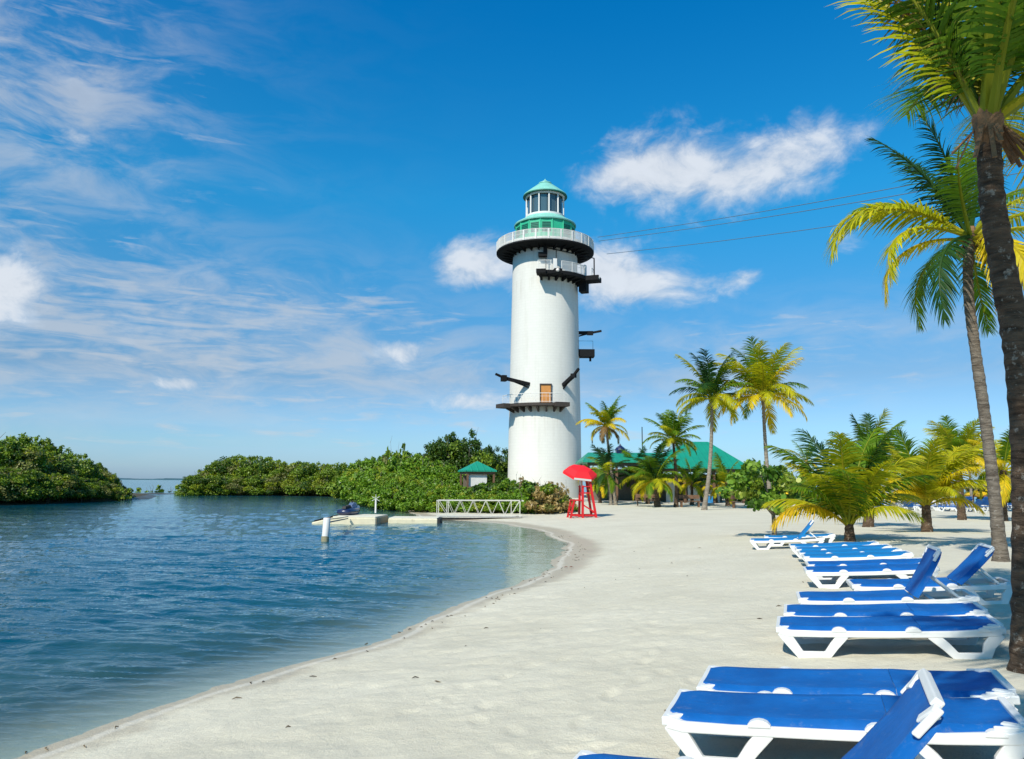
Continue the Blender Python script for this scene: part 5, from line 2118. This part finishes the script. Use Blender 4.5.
o = link('mooring_boom', mb.mesh('mooring_boom', mat('weathered_boom', (.30, .27, .22), .7)))
tag(o, 'thin weathered boom running from the white pile to the jet ski float', 'boom')

# spoked white marker on the dock
p = at_z(375.5, 513, WZ + .5)
mk_ = empty('marker_post', (p.x, p.y, WZ + .5), 'slim white marker post with a spoked star top on the dock', 'marker')
mb = MB(); mb.tube([(0, 0, 0), (0, 0, .75)], .05, 8); link('post', mb.mesh('post', M_white), mk_)
mb = MB()
for k in range(3):
    a = PI * k / 3 + PI / 6
    dd = Vector((math.cos(a), 0, math.sin(a))) * .24
    mb.beam(Vector((0, -.04, .78)) - dd, Vector((0, -.04, .78)) + dd, .02, .03, up=Vector((0, 1, 0)))
link('star_top', mb.mesh('star_top', M_white), mk_)

# ------------------------------------------------------------------ kiosk in the bushes
kd = 70.0
p = at_y(477, 490, kd)
K = kd / FPX
kz = gz(p.x, kd)
ki = empty('kiosk', (p.x, kd, kz), 'small open kiosk with a green pyramid roof and white counter among the shrubs', 'kiosk', rz=R(18))
zt = lambda py: at_y(477, py, kd).z - kz
ew = 1.42
mb = MB()
e_, a_ = zt(470.5), zt(461)
vs = [(-ew, -ew, e_), (ew, -ew, e_), (ew, ew, e_), (-ew, ew, e_), (0, 0, a_), (-ew, -ew, e_ - .12), (ew, -ew, e_ - .12), (ew, ew, e_ - .12), (-ew, ew, e_ - .12)]
mb.add(vs, [(0, 1, 4), (1, 2, 4), (2, 3, 4), (3, 0, 4), (5, 6, 1, 0), (6, 7, 2, 1), (7, 8, 3, 2), (8, 5, 0, 3), (8, 7, 6, 5)])
part('roof', mb, M_green, ki)
for sx in (-1, 1):
    for sy in (-1, 1):
        mb = MB(); mb.box((sx * 1.2, sy * 1.2, (e_ - .12) / 2), (.15, .15, e_ - .12)); part('post', mb, M_brown, ki)
mb = MB()
for s in (-1, 1):
    mb.box((0, s * 1.2, e_ - .24), (2.24, .1, .22)); mb.box((s * 1.2, 0, e_ - .245), (.1, 2.24, .22))
part('lintel', mb, M_brown, ki)
mb = MB(); mb.box((-.25, -1.0, (zt(486) + zt(475)) / 2 + .1), (1.7, .12, 1.25)); part('counter_panel', mb, M_whitewall, ki)
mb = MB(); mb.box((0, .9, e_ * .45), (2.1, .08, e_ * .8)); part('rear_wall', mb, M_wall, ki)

# ------------------------------------------------------------------ green-roofed beach pavilion
PD = 74.0
pz = gz(10, PD)


def hip(mb, x0, x1, y0, y1, ze, zr, ridge0, ridge1, yr):
    t = .18
    vs = [(x0, y0, ze), (x1, y0, ze), (x1, y1, ze), (x0, y1, ze), (ridge0, yr, zr), (ridge1, yr, zr)]
    vs += [(x0, y0, ze - t), (x1, y0, ze - t), (x1, y1, ze - t), (x0, y1, ze - t)]
    mb.add(vs, [(0, 1, 5, 4), (1, 2, 5), (2, 3, 4, 5), (3, 0, 4), (6, 7, 1, 0), (7, 8, 2, 1), (8, 9, 3, 2), (9, 6, 0, 3), (9, 8, 7, 6)])


def pav(name, label, x0p, x1p, ye, yr, r0p, r1p, depth, D, group='green-roofed beach pavilions'):
    X0, X1 = at_y(x0p, ye, D).x, at_y(x1p, ye, D).x
    ze = at_y(600, ye, D).z
    zr = at_y(600, yr, D + depth / 2).z
    base = gz((X0 + X1) / 2, D)
    t = empty(name, ((X0 + X1) / 2, D, base), label, 'building', group)
    cx = (X0 + X1) / 2
    mb = MB()
    hip(mb, X0 - cx, X1 - cx, 0, depth, ze - base, zr - base, at_y(r0p, yr, D + depth / 2).x - cx, at_y(r1p, yr, D + depth / 2).x - cx, depth / 2)
    # standing seams
    n = int((X1 - X0) / .6)
    ro = part('roof', mb, M_green, t)
    n = max(3, int((X1 - X0) / 3.4))
    for k in range(n + 1):
        x = X0 - cx + .6 + (X1 - X0 - 1.2) * k / n
        for y in (.6, depth - .6):
            mb = MB(); mb.box((x, y, (ze - base - .18) / 2), (.22, .22, ze - base - .18)); part('post', mb, M_brown, t)
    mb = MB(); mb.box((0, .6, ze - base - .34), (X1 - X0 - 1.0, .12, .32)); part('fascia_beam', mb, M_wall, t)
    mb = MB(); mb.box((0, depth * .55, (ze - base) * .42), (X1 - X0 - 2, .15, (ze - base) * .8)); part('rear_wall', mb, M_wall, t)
    mb = MB(); mb.box((0, depth * .5, .04), (X1 - X0 - .4, depth - .4, .12)); part('floor_slab', mb, M_grey, t)
    return t, base, cx


t1, b1, cx1 = pav('pavilion', 'long low open pavilion with a green roof beside the lighthouse foot', 583, 680, 460.5, 452.5, 588, 676, 9, 76)
t2, b2, cx2 = pav('pavilion', 'big open pavilion with a high green hip roof behind the palms', 650, 751, 466.0, 441.0, 688, 708, 12, 72)
# cupola vent on the long roof
mb = MB()
cxp = at_y(621, 455, 80).x - cx1
zr = at_y(600, 454.5, 80.5).z - b1
mb.box((cxp, 4.5, zr + .1), (.9, .9, .7)); part('roof_vent', mb, M_navy, t1)
mb = MB(); mb.lathe([(.60, 0), (.45, .25), (.12, .5), (.02, .7)], 12, c=(cxp, 4.5, zr + .45)); part('vent_cap', mb, M_navy, t1)
mb = MB(); xx = at_y(637, 455, 84).x - cx1; mb.tube([(xx, 4.5, zr - .3), (xx, 4.5, zr + 2.9)], .05, 5); part('lightning_rod', mb, M_dark, t1)
# pale wall panels and a counter below the hip roof
x_ = lambda px: at_y(px, 480, 74).x - cx2
for i, (a, b, h) in enumerate(((668, 680, 2.1), (690, 702, 1.8), (706, 722, 2.3))):
    mb = MB(); mb.box(((x_(a) + x_(b)) / 2, 3.0, h / 2), (x_(b) - x_(a), .12, h)); part('white_panel', mb, M_whitewall, t2)
p = gp(725, 506.5)
cb = empty('cooler_box', (p.x + .8, p.y + 8, gz(p.x, p.y + 8)), 'blue cooler box with a white lid under the edge of the hip roof', 'cooler')
mb = MB(); mb.box((0, 0, .40), (1.1, .7, .8)); part('body', mb, mat('cooler_blue', (.04, .25, .55), .4), cb, .03)
mb = MB(); mb.box((0, 0, .84), (1.16, .76, .1)); part('lid', mb, M_whitewall, cb, .03)


def bench(px, py, d, label, g='wooden picnic benches under the palms', rz=0):
    p = at_y(px, py, d)
    t = empty('picnic_bench', (p.x, d, gz(p.x, d)), label, 'bench', g, rz=R(rz))
    mb = MB(); mb.box((0, 0, .48), (1.7, .42, .07)); part('seat', mb, M_brown, t)
    for s in (-.7, .7):
        mb = MB(); mb.box((s, 0, .2), (.1, .36, .5)); part('leg', mb, M_brown, t)
    mb = MB(); mb.box((0, .22, .82), (1.7, .05, .3)); part('backrest', mb, M_brown, t)


bench(690, 503, 63, 'brown wooden bench on the sand before the hip-roofed pavilion', rz=4)
bench(646, 500, 66, 'brown wooden bench on the sand before the long low pavilion', rz=-8)
bench(742, 503, 62, 'brown wooden bench partly hidden by the sea grape tree', rz=10)

# ------------------------------------------------------------------ weed and shell litter on the sand
rd = random.Random(9)
mb = MB()
main_a = POLYS[0]
cnt = 0
rng = np.random.default_rng(3)
cand_x = rng.uniform(-8, 6, 9000); cand_y = rng.uniform(3, 34, 9000)
dd = sdist(cand_x, cand_y, main_a)
for x, y, d in zip(cand_x, cand_y, dd):
    keep = (0.1 < d < .75 and rd.random() < .22) or (d > .75 and rd.random() < .006)
    if not keep:
        continue
    z = float(height(np.array([x]), np.array([y]), True)[0][0])
    a = rd.uniform(0, PI)
    L_ = rd.uniform(.012, .05)
    c = rd.choice([(.05, .035, .02), (.10, .07, .035), (.16, .12, .07)])
    p0 = Vector((x, y, z + .006)); dv = Vector((math.cos(a), math.sin(a), 0)) * L_
    mb.tube([p0 - dv, p0 + Vector((-dv.y, dv.x, 0)) * .4 + Vector((0, 0, .008)), p0 + dv], [.003, .007, .003], 4, col=c)
lit = link('washed_up_seaweed', mb.mesh('washed_up_seaweed', leaf_mat('weed', .1, .8)))
lit['kind'] = 'stuff'
tag(lit, 'dark bits of dried seaweed scattered along the waterline', 'seaweed')
# two small red-brown leaves on the sand (seen at the cove)
p = gp(566, 568)
mb = MB()
for dx, dy in ((0, 0), (.14, .05)):
    mb.add([(dx - .07, dy, .01), (dx, dy - .035, .03), (dx + .07, dy, .012), (dx, dy + .035, .03)], [(0, 1, 2, 3)], col=(.22, .06, .03))
o = link('fallen_leaf', mb.mesh('fallen_leaf', leaf_mat('dead_leaf', .1, .8)), None, (p.x, p.y, p.z + .01))
tag(o, 'small curled reddish leaf lying alone on the sand by the cove', 'leaf')
print('objects', len(bpy.data.objects))
